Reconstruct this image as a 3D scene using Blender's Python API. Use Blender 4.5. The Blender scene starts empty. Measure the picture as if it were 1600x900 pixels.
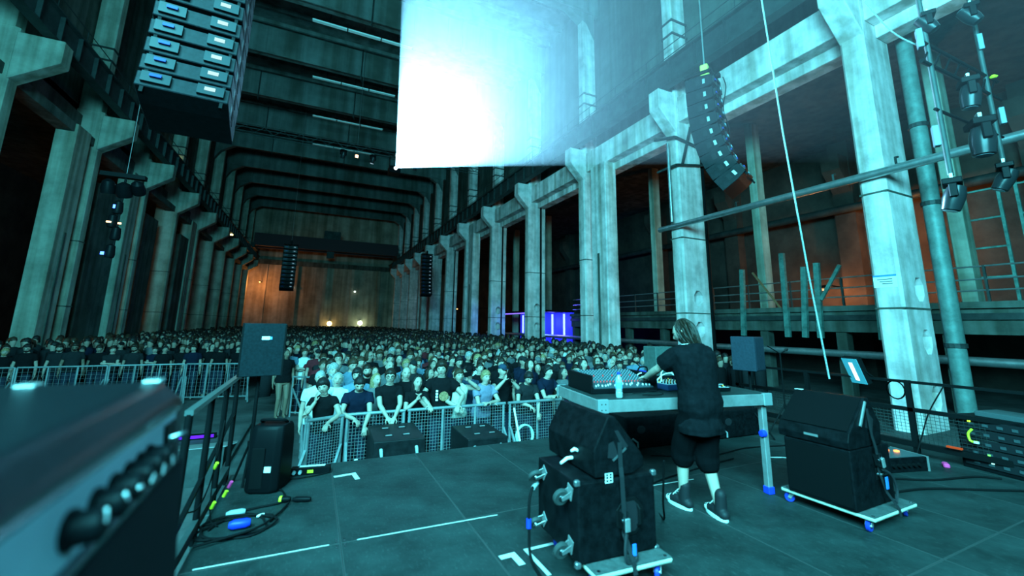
import bpy, bmesh, math, random
import numpy as np
from mathutils import Vector, Matrix, Euler, noise as mnoise

random.seed(7); rng = np.random.default_rng(11)
S = bpy.context.scene
C = S.collection
PI = math.pi
# ---------------------------------------------------------------- camera
cd = bpy.data.cameras.new('camera'); cam = bpy.data.objects.new('camera', cd); C.objects.link(cam)
cd.sensor_fit = 'HORIZONTAL'; cd.sensor_width = 36.0; cd.lens = 647.0 / 1600.0 * 36.0
cd.shift_y = -60.0 / 1600.0; cd.clip_start = 0.02; cd.clip_end = 400
CAMR = Matrix(((0.90338627, -0.08892315, -0.41950676), (-0.42859753, -0.15517692, -0.89006982), (0.01405004, 0.98387641, -0.17829694)))
cam.matrix_world = Matrix.Translation((0, 0, 1.65)) @ CAMR.to_4x4()
cd.dof.use_dof = True; cd.dof.focus_distance = 8.0; cd.dof.aperture_fstop = 0.9
S.camera = cam
S.view_settings.view_transform = 'Standard'; S.view_settings.look = 'None'
S.view_settings.gamma = 1.0; S.view_settings.use_curve_mapping = False
S.view_settings.exposure = -0.12
try:
    S.cycles.use_denoising = True
    S.cycles.max_bounces = 6; S.cycles.diffuse_bounces = 3; S.cycles.glossy_bounces = 3
    S.cycles.volume_bounces = 0; S.cycles.transparent_max_bounces = 8
    S.cycles.sample_clamp_indirect = 4.0
except Exception:
    pass
# ---------------------------------------------------------------- world: a dark interior, almost no ambient
w = bpy.data.worlds.new('world'); S.world = w; w.use_nodes = True
w.node_tree.nodes['Background'].inputs[0].default_value = (0.01, 0.07, 0.085, 1)
w.node_tree.nodes['Background'].inputs[1].default_value = 0.06

def lamp(name, kind, loc, energy, col, rot=None, aim=None, **kw):
    d = bpy.data.lights.new(name, kind); d.energy = energy; d.color = col
    for k, v in kw.items(): setattr(d, k, v)
    o = bpy.data.objects.new(name, d); C.objects.link(o); o.location = loc
    if aim is not None:
        o.rotation_euler = (Vector(aim) - Vector(loc)).to_track_quat('-Z', 'Y').to_euler()
    elif rot: o.rotation_euler = rot
    return o
# the cyan glow of the projected picture on the big screen behind the stage
lamp('screen_glow', 'AREA', (-3.0, -3.5, 8.0), 16500, (0.115, 0.74, 0.87), aim=(10.5, 9.5, 5.0), shape='RECTANGLE', size=10.0, size_y=5.0)
# unseen spot from the right, added to light the amplifier's knob panel
lamp('amp_panel_spot', 'SPOT', (6.5, -1.5, 5.0), 2600, (0.08, 0.55, 0.80), aim=(-0.4, 1.0, 1.2), spot_size=math.radians(22), spot_blend=0.8, shadow_soft_size=0.25)
# the projector on its truss over the crowd
PROJ = Vector((4.95, 33.0, 13.95))

# ---------------------------------------------------------------- materials
MATS = {}
def mat(name, col, rough=0.6, metal=0.0, n_scale=0, n_amt=0.25, bump=0.0, streak=0, spec=0.2, emit=None, estr=0.0, trans=0.0, coord='Object'):
    if name in MATS: return MATS[name]
    m = bpy.data.materials.new(name); m.use_nodes = True; nt = m.node_tree; N = nt.nodes; L = nt.links
    b = N['Principled BSDF']
    b.inputs['Base Color'].default_value = (*col, 1); b.inputs['Roughness'].default_value = rough
    b.inputs['Metallic'].default_value = metal; b.inputs['Specular IOR Level'].default_value = spec
    if trans: b.inputs['Transmission Weight'].default_value = trans
    if emit: b.inputs['Emission Color'].default_value = (*emit, 1); b.inputs['Emission Strength'].default_value = estr
    if n_scale:
        tc = N.new('ShaderNodeTexCoord'); nz = N.new('ShaderNodeTexNoise'); nz.inputs['Scale'].default_value = n_scale
        nz.inputs['Detail'].default_value = 6; nz.inputs['Roughness'].default_value = 0.65
        L.new(tc.outputs[coord], nz.inputs['Vector'])
        ramp = N.new('ShaderNodeValToRGB')
        lo = tuple(max(0, c * (1 - n_amt)) for c in col); hi = tuple(min(1, c * (1 + n_amt)) for c in col)
        ramp.color_ramp.elements[0].color = (*lo, 1); ramp.color_ramp.elements[1].color = (*hi, 1)
        ramp.color_ramp.elements[0].position = 0.34; ramp.color_ramp.elements[1].position = 0.66
        L.new(nz.outputs['Fac'], ramp.inputs['Fac']); out = ramp.outputs['Color']
        if streak:
            mp = N.new('ShaderNodeMapping'); mp.inputs['Scale'].default_value = (streak, streak, streak * 0.045)
            n2 = N.new('ShaderNodeTexNoise'); n2.inputs['Scale'].default_value = 1.0; n2.inputs['Detail'].default_value = 5
            L.new(tc.outputs[coord], mp.inputs['Vector']); L.new(mp.outputs['Vector'], n2.inputs['Vector'])
            r2 = N.new('ShaderNodeValToRGB'); r2.color_ramp.elements[0].position = 0.36; r2.color_ramp.elements[1].position = 0.6
            r2.color_ramp.elements[0].color = (0.52, 0.5, 0.44, 1); r2.color_ramp.elements[1].color = (1, 1, 1, 1)
            mx = N.new('ShaderNodeMixRGB'); mx.blend_type = 'MULTIPLY'; mx.inputs['Fac'].default_value = 0.95
            L.new(n2.outputs['Fac'], r2.inputs['Fac']); L.new(out, mx.inputs[1]); L.new(r2.outputs['Color'], mx.inputs[2])
            out = mx.outputs['Color']
        L.new(out, b.inputs['Base Color'])
        if bump:
            bp = N.new('ShaderNodeBump'); bp.inputs['Strength'].default_value = bump; bp.inputs['Distance'].default_value = 0.02
            n3 = N.new('ShaderNodeTexNoise'); n3.inputs['Scale'].default_value = n_scale * 9; n3.inputs['Detail'].default_value = 4
            L.new(tc.outputs[coord], n3.inputs['Vector']); L.new(n3.outputs['Fac'], bp.inputs['Height']); L.new(bp.outputs['Normal'], b.inputs['Normal'])
    MATS[name] = m
    return m
def glow(name, col, strength):
    return mat(name, (0.0, 0.0, 0.0), 0.5, emit=col, estr=strength)

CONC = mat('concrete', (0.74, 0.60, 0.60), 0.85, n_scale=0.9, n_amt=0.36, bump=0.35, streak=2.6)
CONC_L = mat('dim_stained_concrete', (0.36, 0.38, 0.32), 0.85, n_scale=0.6, n_amt=0.35, bump=0.35, streak=2.4)  # stained; the dim row's weaker light is also put into this darker green
CONC_D = mat('dark_concrete', (0.085, 0.095, 0.085), 0.9, n_scale=0.7, n_amt=0.4, bump=0.4, streak=2.2)  # darkened to put the gloom of aisles and dim-side beams into the colour
ROOFC = mat('roof_concrete', (0.15, 0.165, 0.16), 0.9, n_scale=0.35, n_amt=0.3, bump=0.2, streak=1.2)
BRICK = mat('dark_brick', (0.055, 0.042, 0.036), 0.9, n_scale=0.6, n_amt=0.4, bump=0.3)  # aisle gloom put into the brick's very dark colour
FARW = mat('far_plaster', (0.36, 0.30, 0.24), 0.9, n_scale=0.4, n_amt=0.3, bump=0.2, streak=1.2)
GROUND = mat('hall_floor', (0.06, 0.06, 0.06), 0.7, n_scale=1.2, n_amt=0.4, bump=0.2)
STEEL = mat('girder_steel', (0.04, 0.05, 0.05), 0.6, 0.4, n_scale=1.5, n_amt=0.4, bump=0.1)
PIPE = mat('galvanised_pipe', (0.45, 0.47, 0.48), 0.35, 0.85, n_scale=4, n_amt=0.2)
BLACKM = mat('black_steel', (0.005, 0.0055, 0.006), 0.5, 0.1, spec=0.04)
BLACKP = mat('black_plastic', (0.0035, 0.004, 0.0048), 0.45, spec=0.05)
RUBBER = mat('black_rubber', (0.004, 0.004, 0.0045), 0.75, spec=0.08)
CHROME = mat('chrome', (0.34, 0.36, 0.38), 0.25, 1.0)
ALU = mat('brushed_aluminium', (0.30, 0.29, 0.29), 0.42, 0.6, n_scale=9, n_amt=0.15)
ZINC = mat('zinc_barrier', (0.24, 0.27, 0.28), 0.45, 0.5, n_scale=6, n_amt=0.2)
WHITE = mat('white_tape', (0.55, 0.50, 0.48), 0.6, n_scale=14, n_amt=0.12)
PAPER = mat('white_paper', (0.85, 0.86, 0.86), 0.6)
BLUE = mat('blue_plastic', (0.012, 0.035, 0.55), 0.4)
YELLOW = mat('yellow_tape', (0.78, 0.72, 0.03), 0.5)
PINK = mat('pink_tape', (0.9, 0.05, 0.22), 0.5)
INK = mat('black_ink', (0.01, 0.01, 0.012), 0.7)

# ---------------------------------------------------------------- mesh builder
class MB:
    def __init__(s): s.v = []; s.f = []; s.m = []
    def add(s, vs, fs, mi=0):
        o = len(s.v); s.v += [tuple(p) for p in vs]; s.f += [tuple(i + o for i in f) for f in fs]; s.m += [mi] * len(fs); return s
    def box(s, lo, hi, mi=0, M=None):
        x0, y0, z0 = lo; x1, y1, z1 = hi
        vs = [Vector(p) for p in ((x0,y0,z0),(x1,y0,z0),(x1,y1,z0),(x0,y1,z0),(x0,y0,z1),(x1,y0,z1),(x1,y1,z1),(x0,y1,z1))]
        if M is not None: vs = [M @ p for p in vs]
        return s.add(vs, ((3,2,1,0),(4,5,6,7),(0,1,5,4),(1,2,6,5),(2,3,7,6),(3,0,4,7)), mi)
    def bar(s, p0, p1, wd, hd, mi=0, up=(0,0,1)):
        p0 = Vector(p0); p1 = Vector(p1); d = (p1 - p0).normalized(); u = Vector(up)
        if abs(d.dot(u)) > 0.97: u = Vector((1,0,0))
        a = d.cross(u).normalized() * wd / 2; b = a.cross(d).normalized() * hd / 2
        vs = [p0-a-b, p0+a-b, p0+a+b, p0-a+b, p1-a-b, p1+a-b, p1+a+b, p1-a+b]
        return s.add(vs, ((3,2,1,0),(4,5,6,7),(0,1,5,4),(1,2,6,5),(2,3,7,6),(3,0,4,7)), mi)
    def tube(s, pts, r, n=8, mi=0, cap=True, closed=False):
        pts = [Vector(p) for p in pts]; k = len(pts)
        rs = r if isinstance(r, (list, tuple)) else [r] * k
        vs = []; prev = None
        for i, p in enumerate(pts):
            if closed: d = pts[(i+1) % k] - pts[i-1]
            else: d = pts[min(i+1, k-1)] - pts[max(i-1, 0)]
            if d.length < 1e-9: d = Vector((0,0,1))
            d.normalize()
            if prev is None:
                u = Vector((0,0,1)) if abs(d.z) < 0.9 else Vector((1,0,0))
                a = d.cross(u).normalized()
            else:
                a = prev - d * prev.dot(d)
                if a.length < 1e-6: a = d.orthogonal()
                a.normalize()
            prev = a; b = d.cross(a)
            for j in range(n):
                t = 2*PI*j/n; vs.append(p + (a*math.cos(t) + b*math.sin(t)) * rs[i])
        fs = []
        for i in range(k if closed else k-1):
            i2 = (i+1) % k
            for j in range(n):
                j2 = (j+1) % n; fs.append((i*n+j, i*n+j2, i2*n+j2, i2*n+j))
        if cap and not closed:
            fs.append(tuple(range(n))[::-1]); fs.append(tuple((k-1)*n+j for j in range(n)))
        return s.add(vs, fs, mi)
    def cyl(s, p0, p1, r, n=12, mi=0, r1=None):
        return s.tube([p0, p1], [r, r if r1 is None else r1], n, mi)
    def prism(s, poly, t0, t1, mi=0, M=None):
        """poly in local (x, z), thickness along local y from t0 to t1"""
        n = len(poly); vs = [Vector((x, t0, z)) for x, z in poly] + [Vector((x, t1, z)) for x, z in poly]
        if M is not None: vs = [M @ p for p in vs]
        fs = [tuple(range(n)), tuple(range(2*n-1, n-1, -1))] + [((i+1) % n, i, i+n, (i+1) % n + n) for i in range(n)]
        return s.add(vs, fs, mi)
    def lathe(s, prof, n=16, mi=0, M=None):
        vs = []; fs = []
        for r, z in prof:
            for j in range(n):
                t = 2*PI*j/n; vs.append(Vector((r*math.cos(t), r*math.sin(t), z)))
        if M is not None: vs = [M @ p for p in vs]
        k = len(prof)
        for i in range(k-1):
            for j in range(n):
                j2 = (j+1) % n; fs.append((i*n+j, i*n+j2, (i+1)*n+j2, (i+1)*n+j))
        fs.append(tuple(range(n))[::-1]); fs.append(tuple((k-1)*n+j for j in range(n)))
        return s.add(vs, fs, mi)
    def mesh(s, name):
        me = bpy.data.meshes.new(name); me.from_pydata(s.v, [], s.f)
        if any(s.m): me.polygons.foreach_set('material_index', s.m)
        bm = bmesh.new(); bm.from_mesh(me); bmesh.ops.recalc_face_normals(bm, faces=bm.faces); bm.to_mesh(me); bm.free()
        return me
    def build(s, name, mats, parent=None, smooth=False, bevel=0.0, seg=1, loc=None, rot=None):
        me = s.mesh(name)
        for m in (mats if isinstance(mats, (list, tuple)) else [mats]): me.materials.append(m)
        return place(me, name, parent, smooth, bevel, seg, loc, rot)
def place(me, name, parent=None, smooth=False, bevel=0.0, seg=1, loc=None, rot=None):
    o = bpy.data.objects.new(name, me); C.objects.link(o)
    if parent is not None: o.parent = parent
    if loc is not None: o.location = loc
    if rot is not None: o.rotation_euler = rot
    if smooth:
        me.polygons.foreach_set('use_smooth', [True] * len(me.polygons))
        try: me.set_sharp_from_angle(angle=math.radians(40))
        except Exception: pass
    if bevel:
        b = o.modifiers.new('bevel', 'BEVEL'); b.width = bevel; b.segments = seg; b.limit_method = 'ANGLE'
    return o
def tag(o, label, cat=None, group=None, kind=None):
    o['label'] = label
    if cat: o['category'] = cat
    if group: o['group'] = group
    if kind: o['kind'] = kind
    return o
def thing(name, label, cat, loc=(0,0,0), rot=(0,0,0), group=None, kind=None):
    o = bpy.data.objects.new(name, None); o.empty_display_size = 0.1; C.objects.link(o); o.location = loc; o.rotation_euler = rot
    return tag(o, label, cat, group, kind)
def copy_tree(o, parent=None):
    c = o.copy(); C.objects.link(c); c.parent = parent
    for ch in list(o.children): copy_tree(ch, c)
    return c
def text_mesh(body, size, name='lettering', extrude=0.001):
    cu = bpy.data.curves.new(name, 'FONT'); cu.body = body; cu.size = size; cu.extrude = extrude; cu.align_x = 'CENTER'; cu.align_y = 'CENTER'; cu.resolution_u = 2
    o = bpy.data.objects.new(name, cu); C.objects.link(o); dg = bpy.context.evaluated_depsgraph_get()
    me = bpy.data.meshes.new_from_object(o.evaluated_get(dg)); bpy.data.objects.remove(o); return me
def catenary(p0, p1, sag, n=14):
    p0 = Vector(p0); p1 = Vector(p1); r = []
    for i in range(n+1):
        t = i/n; p = p0.lerp(p1, t); p.z -= sag*4*t*(1-t); r.append(p)
    return r
def smooth_path(pts, k=6):
    pts = [Vector(p) for p in pts]; out = []
    for i in range(len(pts)-1):
        p0 = pts[max(i-1,0)]; p1 = pts[i]; p2 = pts[i+1]; p3 = pts[min(i+2,len(pts)-1)]
        for j in range(k):
            t = j/k
            out.append(0.5*((2*p1) + (p2-p0)*t + (2*p0-5*p1+4*p2-p3)*t*t + (3*p1-p0-3*p2+p3)*t**3))
    out.append(pts[-1]); return out
# ================================================================ THE HALL
FLOOR = -0.9; PITCH = 7.06; RY = 6.07; RX = 13.9; LX = -10.83; ZT = 12.15; ZROOF = 24.0; YEND = 88.0
def struct(name, mb, m, label, bevel=0.0, kind='structure', cat='structure'):
    o = mb.build(name, m, bevel=bevel); return tag(o, label, cat, kind=kind)
struct('floor', MB().box((-22, -12, FLOOR-0.3), (30, YEND+1, FLOOR)), GROUND, 'dark concrete floor of the long turbine hall', cat='floor')
# far end wall with pilaster panels
fw = struct('wall_far', MB().box((-22, YEND, FLOOR), (30, YEND+0.6, ZROOF)), FARW, 'plastered end wall closing the far end of the hall', cat='wall')
for x in (-8.6, -3.6, 1.4, 6.4, 11.4):
    MB().box((x-0.3, YEND-0.35, FLOOR), (x+0.3, YEND, 12.0)).build('pilaster', FARW, fw)
MB().box((-10.4, YEND-0.4, 12.0), (13.9, YEND, 12.9)).build('lintel_band', CONC_D, fw)
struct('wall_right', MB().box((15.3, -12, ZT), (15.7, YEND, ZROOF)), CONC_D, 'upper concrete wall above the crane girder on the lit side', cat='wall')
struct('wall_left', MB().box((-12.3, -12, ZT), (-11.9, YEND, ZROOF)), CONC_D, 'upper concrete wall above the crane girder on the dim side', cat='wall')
wra = struct('wall_right_aisle', MB().box((27.0, -12, FLOOR), (27.5, YEND, 12.5)), BRICK, 'dark outer wall of the side aisle behind the lit columns', cat='wall')
wla = struct('wall_left_aisle', MB().box((-21, -12, FLOOR), (-20.5, YEND, 12.5)), BRICK, 'dark outer wall of the aisle behind the dim columns', cat='wall')
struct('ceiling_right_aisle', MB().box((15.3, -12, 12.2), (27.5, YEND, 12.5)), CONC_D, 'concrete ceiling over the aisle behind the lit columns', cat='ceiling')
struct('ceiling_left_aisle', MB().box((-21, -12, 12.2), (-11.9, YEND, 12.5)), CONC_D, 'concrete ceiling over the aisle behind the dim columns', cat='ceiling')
# roof slab with ribs, deep cross beams with haunches
roof = struct('ceiling', MB().box((-12.3, -12, ZROOF), (15.7, YEND, ZROOF+0.3)), ROOFC, 'concrete roof slab with ribs high over the hall', cat='ceiling')
rib = MB().box((-12, -0.09, -0.28), (15.4, 0.09, 0.0)).mesh('ceiling_rib'); rib.materials.append(ROOFC)
i = 0; y = 10.0
while y < YEND:
    place(rib, 'ceiling_rib', roof, loc=(0, y, ZROOF)); y += PITCH/4
bm_ = MB().box((-11.9, -0.62, 21.8), (15.3, 0.0, ZROOF))
for sx, x0 in ((1, LX-1.0), (-1, RX+1.0)):
    bm_.prism([(x0, 19.9), (x0 + sx*0.55, 20.9), (x0 + sx*1.9, 21.8), (x0, 21.8)], -0.62, 0.0)
for x in np.arange(-10, 15, 2.45):
    bm_.box((x-0.05, -0.68, 21.8), (x+0.05, -0.62, ZROOF-0.02))
bm_.box((-11.5, -0.72, 21.68), (14.8, -0.62, 21.82))
bmesh_beam = bm_.mesh('roof_beam'); bmesh_beam.materials.append(ROOFC)
N_COL = 12
for i in range(N_COL):
    o = place(bmesh_beam, 'roof_beam', roof, loc=(0, RY + PITCH*i + (0.0), 0))
# hanging conduits under the roof
for x in (-6.2, 1.8, 8.1):
    for i in range(2, 8):
        y = RY + PITCH*i - 0.9
        MB().tube([(x, y, ZROOF), (x, y, 21.2), (x+0.1, y-0.35, 20.9)], 0.045, 6).build('conduit', STEEL, roof)

# ---- columns: shaft with chamfered hall edge, corbel, upper shaft
def octo(r, cx, cz, sx=1.0):
    return [(cx + sx*r*math.cos(PI/8 + k*PI/4), cz + r*math.sin(PI/8 + k*PI/4)) for k in range(8)]
def cut(o, cutters):
    """carve the octagonal niches into the shaft for good"""
    mb = MB()
    for poly, y0, y1 in cutters: mb.prism(poly, y0, y1)
    c = mb.build('cutter', CONC); c.matrix_world = o.matrix_world.copy()
    b = o.modifiers.new('niches', 'BOOLEAN'); b.object = c; b.operation = 'DIFFERENCE'; b.solver = 'EXACT'
    bpy.context.view_layer.update(); dg = bpy.context.evaluated_depsgraph_get()
    me = bpy.data.meshes.new_from_object(o.evaluated_get(dg)); o.modifiers.clear(); o.data = me; bpy.data.objects.remove(c)
def shaft_poly(x0, x1, y0, y1, ch=0.07):
    return [(x0+ch, y0), (x1, y0), (x1, y1), (x0+ch, y1), (x0, y1-ch), (x0, y0+ch)]
def vertical(mb, poly, z0, z1, mi=0):
    n = len(poly); vs = [(x, y, z0) for x, y in poly] + [(x, y, z1) for x, y in poly]
    return mb.add(vs, [tuple(range(n)), tuple(range(n, 2*n))] + [(i, (i+1) % n, (i+1) % n+n, i+n) for i in range(n)], mi)
ordinal = ['first', 'second', 'third', 'fourth', 'fifth', 'sixth', 'seventh', 'eighth', 'ninth', 'tenth', 'eleventh', 'twelfth']
def column(side, i, yfar, double, niches, mt, label):
    """local frame: hall side towards -x (mirrored for the other row); y from -0.6 to 0"""
    mx = 1 if side > 0 else -1
    x0 = RX if side > 0 else LX
    root = thing('concrete_column', label, 'column', (x0, yfar, FLOOR), kind='structure')
    F = FLOOR
    mb = vertical(MB(), shaft_poly(0, 1.4, -0.62, 0), 0, 12.3 - F)
    if mx < 0: mb.v = [(-x, y, z) for x, y, z in mb.v]
    sh = mb.build('shaft', mt, root)
    if niches:
        bpy.context.view_layer.update()
        cut(sh, [(octo(0.35, mx*(0.95 if i == 0 else 0.74), z - F, 0.78), -0.9, -0.12) for z in niches])
    cl = 0.92 if mx > 0 else 1.28      # corbel carrying the crane girder
    mb = MB().prism([(mx*0.05, 10.22 - F), (-mx*cl, 11.22 - F), (-mx*cl, 12.13 - F), (mx*0.05, 12.13 - F)], -0.625, 0.005)
    mb.build('corbel', mt, root, bevel=0.03)
    MB().box((min(mx*0.15, mx*1.05), -0.6, 12.3 - F), (max(mx*0.15, mx*1.05), -0.02, 22 - F)).build('upper_shaft', mt, root, bevel=0.03)
    # cast joints and steel bands
    for z in (5.4, 2.2):
        MB().box((min(-mx*0.015, mx*1.41), -0.635, z - F), (max(-mx*0.015, mx*1.41), 0.01, z + 0.05 - F)).build('joint_band', CONC_D, root)
    for z in (15.2, 15.9):
        MB().box((min(mx*0.1, mx*1.1), -0.66, z - F), (max(mx*0.1, mx*1.1), 0.02, z + 0.09 - F)).build('steel_band', STEEL, root)
    if double:
        mb = vertical(MB(), shaft_poly(0.06, 0.8, -2.55, -1.2, 0.04), 0, 10.75 - F)
        if mx < 0: mb.v = [(-x, y, z) for x, y, z in mb.v]
        mb.build('twin_shaft', mt, root)
        MB().box((min(mx*0.02, mx*0.08), -1.9, 0), (max(mx*0.02, mx*0.08), -1.75, 6.5)).build('cable_duct', CONC_D, root)
    return root
for i in range(N_COL):
    yf = RY + PITCH*i
    names = {0: 'pale concrete column beside the stage with a paper notice, biggest of the lit row', 1: 'pale concrete column behind the performer carrying braced pipework',
             2: 'pale twin concrete column standing just beyond the mixing table', 3: 'pale concrete column with two octagonal holes beside the blue-lit bar'}
    column(1, i, yf, i in (2, 5, 8), {0: (2.75, 1.35, -0.1), 1: (2.85, 1.55), 3: (2.85, 1.5), 4: (2.85, 1.5)}.get(i), CONC,
           names.get(i, f'pale concrete column, {ordinal[i]} from the stage in the lit row'))
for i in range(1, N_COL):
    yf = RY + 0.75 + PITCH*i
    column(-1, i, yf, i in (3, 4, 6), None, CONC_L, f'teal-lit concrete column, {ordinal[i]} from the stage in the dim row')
# wide twin slabs standing between the dim-side columns
for k, (y0, y1, x1) in enumerate(((29.4, 33.4, -11.2), (36.5, 39.0, -11.2), (44.2, 46.9, -11.0))):
    struct('wall_left_pier', MB().box((x1-0.7, y0, FLOOR), (x1, y1, 9.0)), CONC_D, ['broad stained concrete pier behind the hanging lamp cluster', 'narrower stained pier beyond the broad one in the dim row', 'farthest stained pier in the dim row'][k], bevel=0.03, cat='pier')
# longitudinal tie beams
for side in (1, -1):
    for i in range(N_COL-1):
        ya = (RY if side > 0 else RY + 0.75) + PITCH*i; x0 = RX + 0.2 if side > 0 else LX - 1.35
        if side < 0 and i == 0: continue
        o = struct('tie_beam', MB().box((x0, ya, 10.75), (x0+0.55, ya + PITCH - 0.6, 11.95)).box((x0+0.55, ya, 10.35), (x0+1.2, ya + PITCH-0.6, 10.8)), CONC if side > 0 else CONC_D,  # dim-side beams take the darkened concrete in place of shade
            f'concrete beam tying {"lit" if side > 0 else "dim"} columns {ordinal[i]} and {ordinal[i+1]} from the stage', bevel=0.02, cat='beam')
ya = -1.0
struct('tie_beam', MB().box((RX+0.2, -4, 10.75), (RX+0.75, RY-0.62, 11.95)).box((RX+0.75, -4, 10.35), (RX+1.4, RY-0.62, 10.8)), CONC, 'concrete beam running past the camera from the notice column', bevel=0.02, cat='beam')
# crane girders: web, flanges, stiffeners, rail, handrail
for side in (1, -1):
    x0 = RX - 0.55 if side > 0 else LX + 0.85
    g = thing('crane_girder', f'riveted steel crane girder on the {"lit" if side > 0 else "dim"} row of corbels', 'girder', (x0, 0, ZT))
    MB().box((-0.02, -4, 0.04), (0.02, YEND, 1.12)).build('web', STEEL, g)
    MB().box((-0.2, -4, 0.0), (0.2, YEND, 0.05)).build('bottom_flange', STEEL, g)
    MB().box((-0.2, -4, 1.12), (0.2, YEND, 1.18)).build('top_flange', STEEL, g)
    MB().box((-0.04, -4, 1.18), (0.04, YEND, 1.28)).build('crane_rail', STEEL, g)
    st = MB().box((-0.17, -0.02, 0.05), (0.17, 0.02, 1.12)).mesh('stiffener'); st.materials.append(STEEL)
    for k in range(62): place(st, 'stiffener', g, loc=(0, -3.4 + k*PITCH/5, 0))
    MB().box((side*0.2 if side > 0 else -0.95, -4, 1.05), (0.95 if side > 0 else -0.2, YEND, 1.12)).build('walkway', STEEL, g)
    hr = MB(); xh = side*0.25
    for z in (1.65, 2.15): hr.tube([(xh, -4, z), (xh, 76, z)], 0.022, 6)
    hr.build('handrail', STEEL, g)
    ps = MB().tube([(xh, 0, 1.12), (xh, 0, 2.15)], 0.022, 6).mesh('rail_post'); ps.materials.append(STEEL)
    for k in range(31): place(ps, 'rail_post', g, loc=(0, 2 + k*PITCH/3, 0))
# overhead crane parked at the far end
cr = thing('overhead_crane', 'dark overhead crane bridge spanning the far end of the hall', 'crane', (0, 80, ZT+1.28))
for y in (-1.3, 1.3): MB().box((-9.9, y-0.35, 0.5), (13.3, y+0.35, 2.6)).build('bridge_beam', mat('crane_paint', (0.07, 0.03, 0.035), 0.6), cr)
for x in (-9.9, 13.35): MB().box((x-0.3, -2.4, 0), (x+0.3, 2.4, 0.8)).build('end_carriage', STEEL, cr)
MB().box((0.5, -1.6, 2.6), (3.2, 1.6, 4.0)).build('trolley', STEEL, cr); MB().box((1.2, -0.5, -0.6), (2.4, 0.5, 0.6)).build('hook_block', STEEL, cr)

# ---- side aisle: mezzanine with railing behind the lit columns
mz = struct('floor_mezzanine', MB().box((18.6, -6, 1.55), (27, 28.2, 2.35)), CONC_D, 'concrete mezzanine floor of the side aisle behind the lit columns', cat='floor')
MB().box((18.45, -6, 2.35), (18.75, 28.2, 2.55)).build('kerb', CONC_D, mz)
MB().box((18.5, -6, 2.0), (18.6, 28.2, 2.2)).build('cable_tray', STEEL, mz)
for k in range(11):
    y = -3 + k*3.1; MB().box((18.7, y-0.18, FLOOR), (19.1, y+0.18, 1.55)).build('mezzanine_post', CONC_D, mz)
rl = thing('mezzanine_railing', 'long steel railing on the mezzanine behind the lit columns', 'railing', (18.65, 0, 2.55))
for z in (0.35, 0.7, 1.1): MB().tube([(0, -5, z), (0, 28, z)], 0.028, 6).build('rail', PIPE, rl)
pm = MB().box((-0.03, -0.03, 0), (0.03, 0.03, 1.12)).mesh('rail_post'); pm.materials.append(STEEL)
for k in range(17): place(pm, 'rail_post', rl, loc=(0, -4.5 + k*1.95, 0))
for y, h, tilt in ((13.2, 2.1, 0.06), (11.2, 2.6, 0.02), (10.45, 1.9, 0.08), (9.9, 2.0, 0.05), (7.9, 2.0, 0.03)):
    o = MB().box((-0.07, -0.1, -1.0), (0.07, 0.1, h)).build('steel_stub_post', mat('green_steel', (0.10, 0.2, 0.18), 0.6, 0.3, n_scale=4, n_amt=0.4), loc=(18.35, y, 2.3), rot=(tilt, 0, 0))
    tag(o, {13: 'green stub post on the mezzanine edge, nearest the performer column', 11: 'tallest green stub post on the mezzanine edge', 10: 'thin leaning green stub post beside the tallest one', 9: 'green stub post carrying the diagonal brace on the mezzanine', 7: 'green stub post on the mezzanine edge, nearest the notice column'}[int(y)], 'post', 'stub posts along the mezzanine edge')
o = MB().bar((18.2, 9.7, 2.8), (18.2, 8.9, 4.1), 0.09, 0.12).build('diagonal_brace', MATS['green_steel']); tag(o, 'green diagonal brace leaning off a stub post on the mezzanine', 'brace')
o = MB().bar((18.5, 11.5, 2.5), (18.4, 12.6, 4.2), 0.07, 0.07).build('diagonal_brace', mat('rust', (0.2, 0.1, 0.05), 0.8)); tag(o, 'thin rusty diagonal brace beside the tallest mezzanine stub post', 'brace')
# pipe runs along the aisle
o = MB().tube([(18.2, -5, 0.75), (18.2, 45, 0.75)], 0.14, 10).build('aisle_pipe', PIPE, smooth=True); tag(o, 'long grey pipe running under the mezzanine edge', 'pipe')
o = MB().tube([(26.02, -5, 8.2), (26.02, 45, 8.2)], 0.22, 10).build('aisle_pipe', STEEL, smooth=True); tag(o, 'dark pipe high on the outer aisle wall', 'pipe')
# outer wall pilasters + slim outer columns
for k in range(9):
    y = 5.24 + k*PITCH; MB().box((26.3, y-0.5, FLOOR), (27.0, y+0.5, 12.2)).prism([(26.3, 9.2), (25.4, 10.4), (25.4, 11.2), (26.3, 11.2)], y-0.45, y+0.45).build('wall_pilaster', BRICK, wra)
for k in range(6):
    y = 6.2 + k*PITCH
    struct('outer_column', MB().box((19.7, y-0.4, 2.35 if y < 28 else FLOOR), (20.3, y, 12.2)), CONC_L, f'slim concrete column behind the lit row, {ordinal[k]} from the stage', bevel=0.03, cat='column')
# scaffold tower of ladders seen against the aisle wall
for k, y in enumerate((4.2, 5.6)):
    lad = thing('steel_ladder_frame', ['steel scaffold frame in the aisle beside the notice column', 'second scaffold frame farther along the same aisle'][k], 'scaffold', (20.5, y, 2.35))
    for dy in (-0.5, 0.5): MB().box((-0.04, dy-0.04, 0), (0.04, dy+0.04, 4.2)).build('upright', MATS['green_steel'], lad)
    for z in (1.1, 2.1, 3.1, 4.1): MB().box((-0.03, -0.5, z-0.03), (0.03, 0.5, z+0.03)).build('rung', MATS['green_steel'], lad)

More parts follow.
